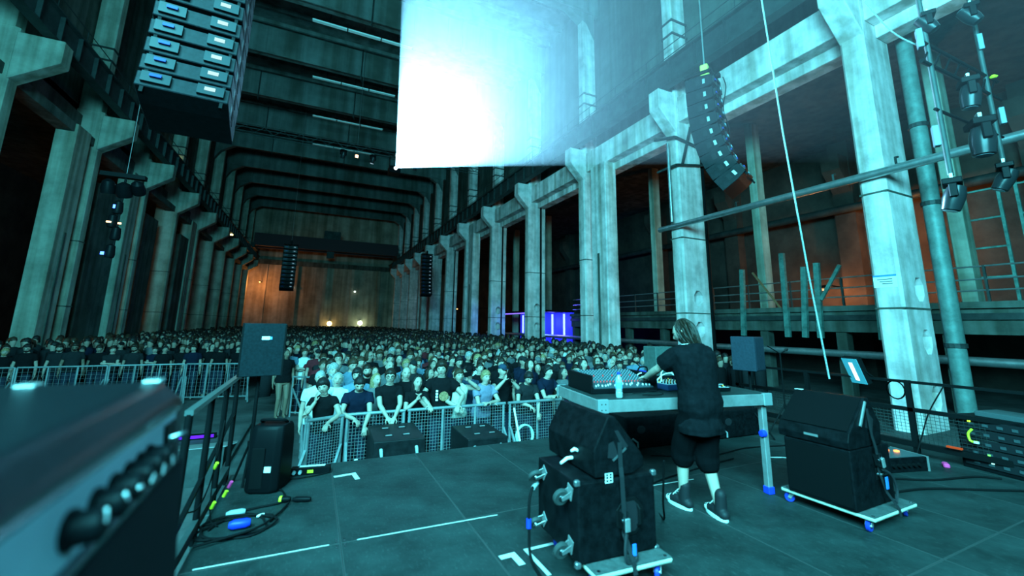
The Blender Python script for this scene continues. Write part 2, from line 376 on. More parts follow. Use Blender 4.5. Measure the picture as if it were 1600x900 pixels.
# ---- pipework on the lit row
o = MB().tube([(RX-0.17, -4, 5.9), (RX-0.17, 13.6, 5.92)], 0.115, 14).build('horizontal_pipe', PIPE, smooth=True); tag(o, 'long galvanised pipe running level across the near columns', 'pipe')
for y in (12.9, 9.8, 6.6, 5.1, 2.0):
    MB().tube([(RX-0.17, y, 5.9), (RX-0.17, y, 6.22), (RX-0.03, y, 6.25)], 0.03, 6).build('pipe_bracket', STEEL, o)
o = MB().tube([(15.85, 5.25, FLOOR), (15.85, 5.25, 1.1), (15.85, 5.25, 11.8)], 0.2, 14).build('drain_pipe', mat('green_pipe', (0.13, 0.2, 0.19), 0.55, 0.2, n_scale=3, n_amt=0.3), smooth=True); tag(o, 'thick green drain pipe standing beside the notice column', 'pipe')
for z in (1.2, 5.2, 7.6): MB().cyl((15.85, 5.25, z), (15.85, 5.25, z+0.12), 0.235, 14).build('collar', STEEL, o)
o = MB().tube([(13.62, 12.75, 6.1), (13.62, 12.75, 9.7)], 0.07, 10).build('riser_pipe', PIPE, smooth=True); tag(o, 'bright vertical riser pipe on the column behind the performer', 'pipe')
br = thing('pipe_brace_frame', 'dark steel brace frame clamped round the column behind the performer', 'bracket', (13.75, 12.6, 8.0))
for p0, p1 in (((-0.05, -0.2, 0.6), (1.9, -0.2, 0.9)), ((-0.05, -0.2, 1.9), (1.9, -0.2, 1.6)), ((-0.05, -0.2, 1.9), (-0.05, 1.0, 2.2)), ((0.3, -0.22, 0.7), (0.95, -0.22, 2.6)), ((-0.05, -0.2, 0.6), (-0.05, 0.9, 0.6))):
    MB().bar(p0, p1, 0.09, 0.09).build('brace_bar', STEEL, br)
o = MB().tube([(15.5, 12.6, FLOOR), (15.5, 12.6, 10.5)], 0.09, 8).build('downpipe', BLACKM, smooth=True); tag(o, 'thin dark downpipe behind the performer column', 'pipe')
for i, yy in ((3, 26.4), (4, 33.4), (6, 47.5)):
    o = MB().tube([(RX+0.9, yy, FLOOR), (RX+0.9, yy, 10.6)], 0.075, 8).build('downpipe', BLACKM, smooth=True)
    tag(o, f'thin dark downpipe on the front of the {ordinal[i]} lit column', 'pipe')
# paper notice on the near column
nt_ = MB().box((-0.002, -0.26, -0.17), (0.0, 0.26, 0.17)).build('paper_notice', PAPER, loc=(RX-0.004, 5.78, 2.95)); tag(nt_, 'white paper notice with blue header on the near column', 'sign')
MB().box((-0.004, -0.26, 0.12), (-0.002, 0.26, 0.17)).build('header', mat('notice_blue', (0.05, 0.25, 0.5), 0.6), nt_)
for k in range(3): MB().box((-0.004, -0.16, 0.04-k*0.06), (-0.002, 0.17-0.05*k, 0.06-k*0.06)).build('print_line', INK, nt_)

# ---- blue lit bar seen between the columns
bar = thing('bar_counter', 'blue-lit bar in the side aisle seen between the lit columns', 'bar', (16.6, 33.5, FLOOR))
MB().box((0, -4.0, 0), (0.7, 4.5, 1.1)).build('counter', BLACKP, bar)
MB().box((2.6, -4.5, 0), (2.8, 5.0, 3.6)).build('back_panel', mat('blue_backdrop', (0.02, 0.03, 0.5), 0.5, emit=(0.02, 0.03, 1.0), estr=0.7), bar)
MB().box((-0.2, -4.5, 3.6), (2.8, 5.0, 3.75)).build('canopy', BLACKP, bar)
for k in range(5): MB().box((2.4, -3.6+k*1.9, 1.2), (2.5, -3.45+k*1.9, 3.5)).build('light_strip', glow('blue_strip', (0.15, 0.22, 1.0), 5), bar)
MB().box((-0.1, -4.2, 3.5), (0.0, 4.6, 3.58)).build('fascia_strip', glow('violet_strip', (0.2, 0.12, 1.0), 2.5), bar)
lamp('bar_light', 'POINT', (18.1, 33.0, 1.9), 420, (0.05, 0.10, 1.0), shadow_soft_size=0.4)
lamp('bar_light', 'POINT', (18.1, 30.5, 1.9), 260, (0.12, 0.1, 1.0), shadow_soft_size=0.4)

# ---- lamps the hall itself has: sodium lights in the aisles and at the end wall
SOD = (1.0, 0.36, 0.09)
def sodium(loc, e, label, arm=(0, 0, 0)):
    o = thing('sodium_lamp', label, 'lamp', loc)
    MB().lathe([(0.06, 0.12), (0.1, 0.1), (0.22, -0.05), (0.2, -0.06)], 12).build('reflector', BLACKM, o)
    MB().lathe([(0.02, 0.0), (0.09, -0.03), (0.08, -0.12), (0.02, -0.15)], 10).build('bulb', glow('sodium_bulb', SOD, 12), o)
    if any(arm): MB().tube([(0, 0, 0.1), (arm[0]*0.3, arm[1]*0.3, 0.16 if arm[2] >= 0 else 0.1), arm], 0.04, 6).build('wall_arm', BLACKM, o)
    l = lamp('sodium_light', 'POINT', (loc[0], loc[1], loc[2]-0.3), e, SOD, shadow_soft_size=0.15); return o
sodium((-9.0, 84.5, 8.5), 900, 'sodium lamp glowing by the corner of the far end wall', (0, 3.6, 0.1))
sodium((25.3, 13.3, 3.9), 300, 'sodium lamp in the aisle behind the notice column', (1.8, 0, 0.1))
sodium((25.0, 9.9, 7.2), 300, 'sodium lamp in the aisle beyond the drain pipe', (2.1, 0, 0.1))
sodium((25.2, 10.2, 3.9), 260, 'low sodium lamp on the mezzanine beyond the drain pipe', (1.9, 0, 0.1))
sodium((-18.5, 30.0, 2.2), 400, 'sodium lamp in the aisle behind the dim columns', (-2.1, 0, 0.1))
sodium((20.0, 62.0, 4.0), 90, 'sodium lamp in the aisle far beyond the bar', (7.1, 0, 0.1))
def bulb(loc, r, col, s, e, label):
    o = thing('wall_lamp', label, 'lamp', loc)
    MB().lathe([(0.02, -r), (r*0.75, -r*0.7), (r, 0), (r*0.75, r*0.7), (0.02, r)], 12).build('globe', glow('globe_%d' % int(s*10+col[2]*100), col, s), o, smooth=True)
    MB().box((-r*0.5, 0.0, r*0.8), (r*0.5, r*1.6, r*1.2)).build('bracket', BLACKM, o)
    if e: lamp('wall_light', 'POINT', (loc[0], loc[1]-0.6, loc[2]), e, col, shadow_soft_size=r)
bulb((2.9, 87.0, 1.35), 0.42, (1.0, 0.75, 0.25), 14, 60, 'yellowish lamp low on the far wall above the crowd')
bulb((8.4, 87.0, 1.55), 0.42, (0.75, 1.0, 0.6), 16, 80, 'greenish white lamp low on the far wall above the crowd')
bulb((7.0, 87.3, 7.6), 0.16, (0.75, 1.0, 0.8), 6, 0, 'small pale lamp higher up the far wall')
bulb((-3.9, 87.3, 7.9), 0.16, (0.8, 1.0, 1.0), 6, 0, 'small white lamp on the orange part of the far wall')
# roof strip lights hung under the beams: only their housings catch the light
for k, yy in enumerate((RY + PITCH*3 - 0.35, RY + PITCH*4 - 0.35, RY + PITCH*5 - 0.35, RY + PITCH*6 - 0.35)):
    t = thing('strip_light', f'long white strip light under the roof, {ordinal[k]} from the stage', 'lamp', (1.5, yy + 0.4, 21.0), group='roof strip lights')
    for q in range(3):
        MB().box((-3.25 + q*2.18, -0.12, 0), (-3.25 + q*2.18 + 2.1, 0.12, 0.09)).build('tube_housing', mat('white_enamel', (0.95, 0.95, 0.93), 0.4), t)
        MB().cyl((-2.2 + q*2.18, 0, 0.09), (-2.2 + q*2.18, 0, 0.8), 0.02, 6).build('hanger', BLACKM, t)
# ================================================================ THE STAGE
DECK = mat('stage_ply', (0.016, 0.024, 0.024), 0.6, spec=0.1, n_scale=1.7, n_amt=0.45, bump=0.15)
# scuffed phenolic ply: add fine pale scratches
def scuff(m):
    nt = m.node_tree; N = nt.nodes; L = nt.links; b = N['Principled BSDF']; src = b.inputs['Base Color'].links[0].from_socket
    tc = N.new('ShaderNodeTexCoord'); mp = N.new('ShaderNodeMapping'); mp.inputs['Scale'].default_value = (22, 6, 6); mp.inputs['Rotation'].default_value = (0, 0, 0.6)
    nz = N.new('ShaderNodeTexNoise'); nz.inputs['Scale'].default_value = 2.5; nz.inputs['Detail'].default_value = 8; nz.inputs['Roughness'].default_value = 0.75
    r = N.new('ShaderNodeValToRGB'); r.color_ramp.elements[0].position = 0.55; r.color_ramp.elements[1].position = 0.75
    r.color_ramp.elements[0].color = (0, 0, 0, 1); r.color_ramp.elements[1].color = (0.05, 0.06, 0.06, 1)
    mx = N.new('ShaderNodeMixRGB'); mx.blend_type = 'ADD'; mx.inputs[0].default_value = 0.8
    L.new(tc.outputs['Object'], mp.inputs['Vector']); L.new(mp.outputs['Vector'], nz.inputs['Vector']); L.new(nz.outputs['Fac'], r.inputs['Fac'])
    L.new(src, mx.inputs[1]); L.new(r.outputs['Color'], mx.inputs[2]); L.new(mx.outputs['Color'], b.inputs['Base Color'])
scuff(DECK)
SX0, SX1, SY1 = -0.66, 8.34, 5.7
stage = thing('floor_stage', 'dark scuffed stage floor of ply decks on a frame', 'floor', (0, 0, 0), kind='structure')
pn = MB().box((0.008, 0.008, -0.04), (0.992, 1.992, 0.0)).box((0.002, 0.002, -0.045), (0.998, 1.998, -0.0008), 1).mesh('stage_panel'); pn.materials.append(DECK); pn.materials.append(mat('deck_edge', (0.048, 0.052, 0.052), 0.5, 0.2))
for ix in range(9):
    for iy in range(5):
        place(pn, 'stage_panel', stage, loc=(SX0 + ix, SY1 - 2*(iy+1), 0))
MB().box((SX0+0.02, SY1-9.98, -0.16), (SX1-0.02, SY1-0.02, -0.046)).build('stage_frame', mat('frame_dull', (0.3, 0.32, 0.32), 0.5, 0.2), stage)
lg = MB().box((-0.03, -0.03, FLOOR), (0.03, 0.03, -0.16)).mesh('stage_leg'); lg.materials.append(STEEL)
for ix in range(10):
    for yy in (5.6, 3.7, 1.7): place(lg, 'stage_leg', stage, loc=(SX0 + 0.08 + ix*0.98, yy-0.05, 0))
# tape on the floor
def tape(label, pts, wd=0.03, name='tape_mark'):
    mb = MB()
    for (a, b) in zip(pts[:-1], pts[1:]):
        mb.bar((*a, 0.0022), (*b, 0.0022), wd, 0.002)
    o = mb.build(name, WHITE); return tag(o, label, 'tape mark')
tape('thin white tape line across the deck joint near the cable coil', [(-0.58, 3.722), (0.26, 3.705)], 0.012, 'tape_line')
tape('thin white tape line between the deck corner and the flight case', [(0.46, 3.70), (1.62, 3.66)], 0.012, 'tape_line')
tape('short white tape line beside the performer shoes', [(3.05, 3.66), (3.95, 3.60)], 0.012, 'tape_line')
def lmark(label, c, a, l1, l2, wd):
    mb = MB(); R_ = Matrix.Rotation(a, 4, 'Z'); T = Matrix.Translation((c[0], c[1], 0.0015))
    mb.box((0, 0, 0), (l1, wd, 0.0015), M=T @ R_).box((l1-wd, -l2, 0), (l1, 0, 0.0015), M=T @ R_)
    tag(mb.build('tape_mark', WHITE), label, 'tape mark')
lmark('white tape corner mark near the front edge of the deck', (0.36, 5.17), 0.12, 0.23, 0.17, 0.05)
lmark('small white tape corner mark beside the flight case', (1.365, 3.0), 0.03, 0.13, 0.12, 0.05)
lmark('white tape square corner half under the flight case', (1.60, 2.70), PI/2, 0.36, 0.22, 0.03)
tape('white tape arrow mark beyond the table leg', [(5.5, 3.78), (5.68, 3.70), (5.8, 3.55)], 0.04)
sc = thing('deck_coupler', 'cluster of small steel bolts where four stage decks meet', 'fitting', (0.34, 3.7, 0.0))
for k in range(8):
    a = (-0.03 if k % 2 else 0.03); b = 0.03 + 0.035*(k//4) if k % 4 < 2 else -0.03 - 0.035*(k//4)
    MB().lathe([(0.008, 0), (0.007, 0.004), (0.002, 0.005)], 8).build('bolt', CHROME, sc, loc=(a, b, 0.0))

# ---- big amplifier in the near corner
TOLEX = mat('black_vinyl', (0.004, 0.005, 0.0065), 0.35, n_scale=60, n_amt=0.3, bump=0.25)
amp = thing('bass_amplifier', 'large black amplifier with silver knob panel filling the near corner', 'amplifier', (-0.33, 0.5, 0.0), rot=(math.radians(1.5), 0, 0.0))
sl = 0.10  # the front leans back
MB().prism([(-1.0, 0.02), (sl, 0.02), (sl*0.12, 1.40), (-0.045, 1.45), (-1.0, 1.45)], -0.35, 1.09).build('cabinet', TOLEX, amp, bevel=0.02, seg=3, smooth=True)
def on_front(y, z, out=0.0):
    t = (1.40 - z)/1.38; return Vector((sl*0.12 + (sl - sl*0.12)*t + out, y, z))
tilt = math.atan2(sl*0.88, 1.38)
def amp_box(name, y0, y1, z0, z1, d0, d1, m, bev=0.004):
    mb = MB(); a = on_front(y0, z0); b = on_front(y0, z1)
    vs = [on_front(y, z, d) for d in (d0, d1) for y in (y0, y1) for z in (z0, z1)]
    mb.add(vs, ((0,1,3,2),(4,6,7,5),(0,4,5,1),(2,3,7,6),(0,2,6,4),(1,5,7,3))); return mb.build(name, m, amp, bevel=bev)
SILV = mat('silver_panel', (0.34, 0.39, 0.41), 0.5, 0.2, n_scale=3, n_amt=0.12)
panel = amp_box('control_panel', -0.3, 0.98, 1.270, 1.385, -0.005, 0.008, SILV)
amp_box('panel_edge', -0.3, 0.98, 1.388, 1.398, -0.005, 0.016, CHROME, 0.002)
amp_box('panel_edge', -0.3, 0.98, 1.255, 1.266, -0.005, 0.016, CHROME, 0.002)
amp_box('grille_cloth', -0.3, 1.06, 0.12, 1.24, -0.005, 0.012, mat('grille_cloth', (0.006, 0.007, 0.008), 0.9, n_scale=220, n_amt=0.5, bump=0.3))
amp_box('input_plate', 0.88, 0.96, 1.29, 1.37, 0.008, 0.014, BLACKP)
for k, yy in enumerate((0.44, 0.525, 0.595, 0.66, 0.72, 0.775)):
    c = on_front(yy, 1.325, 0.006); nrm = Vector((math.cos(tilt), 0, math.sin(tilt)))
    M_ = Matrix.Translation(c) @ nrm.to_track_quat('Z', 'Y').to_matrix().to_4x4()
    kn = MB().lathe([(0.029, 0), (0.030, 0.008), (0.025, 0.010), (0.024, 0.042), (0.020, 0.046), (0.002, 0.046)], 18, M=M_).build('knob', BLACKP, amp, smooth=True)
    MB().box((-0.0025, 0.002, 0.043), (0.0025, 0.021, 0.0475), M=M_ @ Matrix.Rotation(0.7*k, 4, 'Z')).build('pointer', PAPER, kn)
c = on_front(0.92, 1.33, 0.014); MB().lathe([(0.012, 0), (0.01, 0.01), (0.004, 0.03), (0.006, 0.035)], 10, M=Matrix.Translation(c) @ Euler((0, 1.2, 0)).to_matrix().to_4x4()).build('toggle_switch', CHROME, amp, smooth=True)
for p in ((-0.31, 1.05), (-0.06, 1.06)):
    MB().box((p[0]-0.022, p[1]-0.012, 1.446), (p[0]+0.022, p[1]+0.034, 1.457)).build('corner_cap', ALU, amp, bevel=0.006, seg=2)

# ---- cabinets: shared pieces
def grille(name, parent, w_, h_, M, m=None):
    return MB().box((-w_/2, -0.006, -h_/2), (w_/2, 0.0, h_/2), M=M).build(name, m or mat('speaker_grille', (0.003, 0.0033, 0.0038), 0.6, 0.0, spec=0.05, n_scale=400, n_amt=0.6, bump=0.4), parent, bevel=0.002)
def bar_handle(parent, M, wd=0.13):
    rec = MB().box((-wd/2-0.02, -0.004, -0.05), (wd/2+0.02, 0.002, 0.05), M=M).build('handle_plate', BLACKM, parent, bevel=0.003)
    MB().tube([M @ Vector(p) for p in ((-wd/2, 0, 0), (-wd/2+0.01, -0.03, 0), (wd/2-0.01, -0.03, 0), (wd/2, 0, 0))], 0.009, 8).build('grip', CHROME, rec, smooth=True)
CASEB = mat('case_black', (0.0035, 0.004, 0.0048), 0.5, spec=0.05, n_scale=14, n_amt=0.5, bump=0.15)
def caster(parent, M, r=0.05, col=None, name='caster'):
    """fork opens along local -z (wheel below)"""
    c = MB().box((-0.045, -0.035, -0.006), (0.045, 0.035, 0.0), M=M).build(name, ALU, parent, bevel=0.002)
    mb = MB()
    for s in (-1, 1): mb.prism([(-0.022, 0), (0.022, 0), (0.045, -r*1.15), (0.02, -r*1.3)], s*0.022-0.0025, s*0.022+0.0025, M=M)
    mb.build('fork', ALU, c)
    W = M @ Matrix.Translation((0.028, 0, -r*1.2)) @ Matrix.Rotation(PI/2, 4, 'X')
    wl = MB().lathe([(r*0.4, -0.014), (r*0.86, -0.016), (r, -0.010), (r, 0.010), (r*0.86, 0.016), (r*0.4, 0.014)], 20, M=W).build('wheel', col or RUBBER, c, smooth=True)
    MB().lathe([(r*0.38, -0.018), (r*0.42, -0.012), (r*0.42, 0.012), (r*0.38, 0.018)], 14, M=W).build('hub', CHROME, c, smooth=True)
def ratchet(parent, M):
    b = MB().box((-0.025, -0.012, -0.05), (-0.02, 0.03, 0.05), M=M).box((0.02, -0.012, -0.05), (0.025, 0.03, 0.05), M=M)
    b.build('ratchet_frame', CHROME, parent)
    MB().cyl(M @ Vector((-0.03, 0.0, 0.0)), M @ Vector((0.03, 0.0, 0.0)), 0.012, 10).build('spool', CHROME, parent)
    MB().box((-0.02, -0.03, -0.06), (0.02, -0.018, 0.02), M=M).build('ratchet_lever', ALU, parent, bevel=0.003)
PLY = mat('birch_ply', (0.48, 0.44, 0.36), 0.6, n_scale=8, n_amt=0.2)
GREYFELT = mat('dolly_top', (0.05, 0.06, 0.06), 0.8, n_scale=20, n_amt=0.3)
WBLUE = mat('blue_wheel', (0.012, 0.03, 0.28), 0.4)
def dolly(name, label, loc, rz, w_, l_, h_):
    d = thing(name, label, 'dolly', loc, (0, 0, rz))
    MB().box((-w_/2, -l_/2, h_-0.03), (w_/2, l_/2, h_)).build('ply_board', PLY, d, bevel=0.012, seg=2)
    MB().box((-w_/2+0.004, -l_/2+0.004, h_), (w_/2-0.004, l_/2-0.004, h_+0.004)).build('felt_top', GREYFELT, d)
    for sx in (-1, 1):
        for sy in (-1, 1):
            caster(d, Matrix.Translation((sx*(w_/2-0.07), sy*(l_/2-0.07), h_-0.03)) @ Matrix.Rotation(random.uniform(0, 6), 4, 'Z'), (h_-0.03)/2.2, WBLUE)
            MB().lathe([(0.012, 0), (0.011, 0.004), (0.002, 0.005)], 8, M=Matrix.Translation((sx*(w_/2-0.04), sy*(l_/2-0.03), h_+0.004))).build('bolt', CHROME, d)
    return d

# ---- flight case lying on its side with a floor monitor strapped on top
dolly('equipment_dolly', 'ply dolly with blue wheels under the near flight case', (2.02, 2.68, 0), -0.06, 0.60, 0.72, 0.145)
fc = thing('subwoofer_cabinet', 'black wheeled subwoofer lying on its side beside the performer, casters facing out', 'subwoofer', (1.985, 2.74, 0.152), (0, 0, -0.06))
MB().box((-0.31, -0.30, 0), (0.31, 0.30, 0.48)).build('body', CASEB, fc, bevel=0.012, seg=2)
for yy in (-0.2, 0.19):
    for zz in (0.08, 0.40): caster(fc, Matrix.Translation((-0.312, yy, zz)) @ Matrix.Rotation(PI/2, 4, 'Y') @ Matrix.Rotation(0.5 + yy, 4, 'Z'), 0.055, mat('grey_rubber', (0.035, 0.04, 0.04), 0.6))
MB().prism([(x, z) for x, z in octo(0.125, 0.0, 0.0, 0.95)], -0.004, 0.0, M=Matrix.Translation((0.09, -0.302, 0.235))).build('handle_dish', BLACKM, fc, bevel=0.004)
MB().prism([(x, z) for x, z in octo(0.10, 0.0, 0.0, 0.95)], -0.0065, -0.003, M=Matrix.Translation((0.09, -0.302, 0.235))).build('handle_pocket', INK, fc)
MB().tube([(0.15, -0.305, 0.17), (0.152, -0.328, 0.19), (0.152, -0.328, 0.28), (0.15, -0.305, 0.30)], 0.010, 8).build('grip', BLACKM, fc, smooth=True)
lb = MB().box((-0.03, -0.0015, -0.03), (0.03, 0.0, 0.03), M=Matrix.Translation((-0.07, -0.302, 0.49))).build('stencil_label', PAPER, fc)
for q in (-0.014, 0.014):
    for r_ in (-0.017, 0.003, 0.02): MB().box((q-0.010, -0.0025, r_-0.007), (q+0.010, -0.0015, r_+0.007), M=Matrix.Translation((-0.07, -0.302, 0.49))).build('print', INK, lb)
for sx in (-0.31, 0.31):
    for zz in (0.0, 0.48):
        MB().box((sx-0.02, -0.305, zz-0.02), (sx+0.02, -0.27, zz+0.02)).build('corner_protector', mat('dull_steel', (0.2, 0.21, 0.22), 0.4, 0.8), fc, bevel=0.008)
def strap(name, label, pts, wd=0.035, side=(1, 0, 0)):
    mb = MB(); P_ = [Vector(p) for p in pts]; s_ = Vector(side).normalized()*wd/2; vs = []; fs = []
    for i, p in enumerate(P_):
        d = (P_[min(i+1, len(P_)-1)] - P_[max(i-1, 0)]).normalized(); n_ = d.cross(s_).normalized()*0.0015
        vs += [p-s_-n_, p+s_-n_, p+s_+n_, p-s_+n_]
    for i in range(len(P_)-1):
        a = i*4; b = a+4
        fs += [(a, a+1, b+1, b), (a+1, a+2, b+2, b+1), (a+2, a+3, b+3, b+2), (a+3, a, b, b+3)]
    fs += [(3, 2, 1, 0), tuple(len(vs)-4+k for k in range(4))]
    mb.add(vs, fs); o = mb.build(name, mat('black_webbing', (0.012, 0.013, 0.015), 0.7)); return tag(o, label, 'strap')
# wedge profile in (x, z); long axis y
def wedge(name, label, loc, rz, prof, length, front_edge, cat='monitor'):
    wd_ = thing(name, label, cat, loc, (0, 0, rz))
    MB().prism(prof, 0, length).build('body', CASEB, wd_, bevel=0.008, seg=2)
    return wd_
wprof = [(0.0, 0.0), (-0.01, 0.17), (0.11, 0.385), (0.16, 0.385), (0.40, 0.10), (0.40, 0.04), (0.30, 0.0)]
wL = wedge('floor_monitor', 'black wedge monitor strapped on the near subwoofer', (1.80, 2.46, 0.645), -0.06, wprof, 0.68, None)
# grille on the slanted face turned to the performer, pocket handle in the end panel
a_, b_ = Vector((0.165, 0, 0.38)), Vector((0.40, 0, 0.10)); d_ = (b_-a_).normalized(); nn = Vector((-d_.z, 0, d_.x)) if d_.z < 0 else Vector((d_.z, 0, -d_.x))
nn = Vector((0.77, 0, 0.64))
mb = MB(); q = [a_ + d_*0.015, b_ - d_*0.015]
mb.add([p + n_*k for k, n_ in ((0.0005, nn), (0.010, nn)) for p in (q[0]+Vector((0, 0.02, 0)), q[1]+Vector((0, 0.02, 0)), q[1]+Vector((0, 0.66, 0)), q[0]+Vector((0, 0.66, 0)))],
       ((0,1,2,3),(7,6,5,4),(0,4,5,1),(1,5,6,2),(2,6,7,3),(3,7,4,0))); mb.build('grille', mat('speaker_grille', (0.003, 0.0033, 0.0038), 0.6, 0.0, spec=0.05, n_scale=400, n_amt=0.6, bump=0.4), wL)
for pts in ([(0.10, 0.12), (0.20, 0.10), (0.15, 0.22), (0.11, 0.21)], [(0.16, 0.29), (0.19, 0.29), (0.27, 0.18), (0.23, 0.16)]):
    MB().prism(pts, -0.003, 0.004).build('handle_pocket', INK, wL)
MB().bar((0.14, -0.004, 0.10), (0.25, -0.004, 0.17), 0.008, 0.012).build('handle_edge', mat('dull_steel', (0.2, 0.21, 0.22), 0.4, 0.8), wL)
MB().tube([(0.0, 0.30, 0.05), (-0.04, 0.31, 0.045), (-0.10, 0.30, 0.02)], [0.012, 0.013, 0.010], 10).build('speaker_plug', PAPER, wL, smooth=True)
MB().tube([(-0.005, 0.22, 0.12), (-0.03, 0.22, 0.13), (-0.06, 0.22, 0.12)], [0.012, 0.013, 0.008], 10).build('speaker_plug', PAPER, wL, smooth=True)
st = strap('ratchet_strap', 'black ratchet strap holding the monitor down on the near subwoofer', [(1.99, 2.435, 0.86), (1.99, 2.43, 0.70), (1.985, 2.415, 0.645), (1.985, 2.405, 0.45), (1.985, 2.41, 0.30), (1.99, 2.33, 0.17), (1.99, 2.315, 0.10)])
ratchet(st, Matrix.Translation((1.985, 2.395, 0.385)))
MB().tube(smooth_path([(1.985, 2.385, 0.31), (1.95, 2.36, 0.22), (1.96, 2.35, 0.16), (2.03, 2.35, 0.17), (2.04, 2.38, 0.24)]), 0.012, 6).build('strap_tail', mat('black_webbing', (0.012, 0.013, 0.015), 0.7), st, smooth=True)
MB().box((2.0, 2.345, 0.19), (2.03, 2.352, 0.26)).build('blue_tag', mat('tag_blue', (0.03, 0.14, 0.5), 0.5), st, bevel=0.002)
o = MB().tube(smooth_path([(1.66, 3.02, 0.46), (1.60, 2.98, 0.44), (1.56, 2.95, 0.36), (1.55, 2.93, 0.2), (1.54, 2.88, 0.03), (1.50, 2.6, 0.012), (1.45, 2.2, 0.012)]), 0.011, 8).build('speaker_cable', RUBBER, smooth=True); tag(o, 'black speaker cable dropping from the near subwoofer to the deck', 'cable')
MB().tube([(1.665, 3.02, 0.46), (1.61, 2.985, 0.442)], 0.017, 10).build('plug', mat('grey_plug', (0.28, 0.31, 0.32), 0.4), o, smooth=True)
MB().tube([(1.552, 2.94, 0.26), (1.550, 2.935, 0.20)], 0.018, 10).build('blue_tape', BLUE, o)

# ---- second stack: subwoofer + wedge on a dolly at the other side
dolly('equipment_dolly', 'ply dolly with blue wheels under the far-side monitor stack', (4.66, 2.47, 0), 0.02, 0.74, 0.76, 0.125)
rs = thing('subwoofer_cabinet', 'black upright subwoofer on the dolly beyond the table leg', 'subwoofer', (4.60, 2.48, 0.130), (0, 0, 0.02))
MB().box((-0.33, -0.28, 0), (0.33, 0.28, 0.49)).build('body', CASEB, rs, bevel=0.012, seg=2)
grille('front_grille', rs, 0.52, 0.44, Matrix.Translation((-0.331, 0, 0.245)) @ Matrix.Rotation(PI/2, 4, 'Z') @ Matrix.Rotation(PI, 4, 'Z'))
bar_handle(rs, Matrix.Translation((0.12, -0.283, 0.26)), 0.14)
rprof = [(0.0, 0.0), (-0.01, 0.06), (0.02, 0.13), (0.34, 0.41), (0.40, 0.41), (0.56, 0.18), (0.54, 0.0)]
wR = wedge('floor_monitor', 'black wedge monitor tilted up on the far-side subwoofer', (4.27, 2.19, 0.625), 0.02, rprof, 0.60, None)
nn = Vector((-0.66, 0, 0.75)); a_, b_ = Vector((0.03, 0, 0.14)), Vector((0.335, 0, 0.405))
mb = MB(); mb.add([p + nn*k for k in (0.0005, 0.012) for p in (a_+Vector((0, 0.02, 0)), b_+Vector((0, 0.02, 0)), b_+Vector((0, 0.58, 0)), a_+Vector((0, 0.58, 0)))],
       ((0,1,2,3),(7,6,5,4),(0,4,5,1),(1,5,6,2),(2,6,7,3),(3,7,4,0))); mb.build('grille', MATS['speaker_grille'], wR, bevel=0.003)
MB().box((-0.012, 0.24, 0.055), (-0.008, 0.36, 0.075)).build('badge', ALU, wR)
MB().box((0.33, 0.54, 0.409), (0.38, 0.60, 0.413)).build('tape_tag', PAPER, wR)
for pts in ([(0.30, 0.16), (0.40, 0.12), (0.44, 0.22), (0.34, 0.30)],): MB().prism(pts, -0.003, 0.004).build('handle_pocket', INK, wR)
MB().bar((0.33, -0.006, 0.38), (0.20, -0.006, 0.18), 0.012, 0.02).build('edge_trim', ALU, wR)
st = strap('ratchet_strap', 'ratchet strap holding the far-side monitor on its subwoofer', [(4.58, 2.175, 0.95), (4.60, 2.17, 0.72), (4.63, 2.165, 0.60), (4.66, 2.18, 0.42), (4.68, 2.15, 0.25), (4.70, 2.085, 0.135), (4.70, 2.08, 0.08)])
ratchet(st, Matrix.Translation((4.64, 2.155, 0.52)) @ Matrix.Rotation(-0.2, 4, 'Y'))
MB().box((4.655, 2.135, 0.28), (4.695, 2.142, 0.38)).build('blue_tag', MATS['tag_blue'], st, bevel=0.002)
MB().tube(smooth_path([(4.66, 2.15, 0.44), (4.75, 2.13, 0.38), (4.80, 2.13, 0.26), (4.74, 2.12, 0.17), (4.70, 2.12, 0.2)]), 0.012, 6).build('strap_tail', MATS['black_webbing'], st, smooth=True)
o = thing('cable_bag', 'black soft cable bag standing behind the far-side subwoofer', 'bag', (5.30, 2.72, 0))
MB().lathe([(0.16, 0), (0.19, 0.05), (0.18, 0.4), (0.14, 0.5), (0.02, 0.52)], 14).build('sack', mat('black_nylon', (0.014, 0.015, 0.017), 0.7), o, smooth=True)
MB().tube(smooth_path([(-0.1, 0, 0.5), (-0.05, 0, 0.6), (0.05, 0, 0.6), (0.1, 0, 0.5)]), 0.012, 6).build('carry_loop', MATS['black_webbing'], o)

# ---- table: a 2 x 1 m aluminium stage deck on legs
TB = Matrix.Translation((2.43, 3.25, 0)) @ Matrix.Rotation(math.radians(-9.3), 4, 'Z')
table = thing('deck_table', 'aluminium framed stage deck used as the equipment table', 'table'); table.matrix_world = TB
MB().box((0.02, 0.02, 0.955), (1.98, 0.98, 0.98)).build('tabletop', DECK, table)
for nm, lo, hi in (('front_rail', (0.0, 0.0, 0.865), (2.0, 0.03, 0.975)), ('rear_rail', (0.0, 0.97, 0.865), (2.0, 1.0, 0.975)), ('end_rail', (0.0, 0.03, 0.865), (0.03, 0.97, 0.975)), ('end_rail', (1.97, 0.03, 0.865), (2.0, 0.97, 0.975))):
    MB().box(lo, hi).build(nm, ALU, table, bevel=0.004)
for x, y in ((0.0, 0.0), (1.9, 0.0), (0.0, 0.97), (1.9, 0.97)):
    MB().box((x-0.004, y-0.004, 0.86), (x+0.104, y+0.034, 0.982)).build('corner_block', mat('corner_cast', (0.3, 0.33, 0.34), 0.45, 0.6), table, bevel=0.004)
for q in range(4): MB().lathe([(0.006, 0), (0.004, 0.003), (0.001, 0.003)], 8, M=Matrix.Translation((0.03+0.04*(q % 2), -0.004, 0.89+0.05*(q//2))) @ Matrix.Rotation(PI/2, 4, 'X')).build('rivet', INK, table)
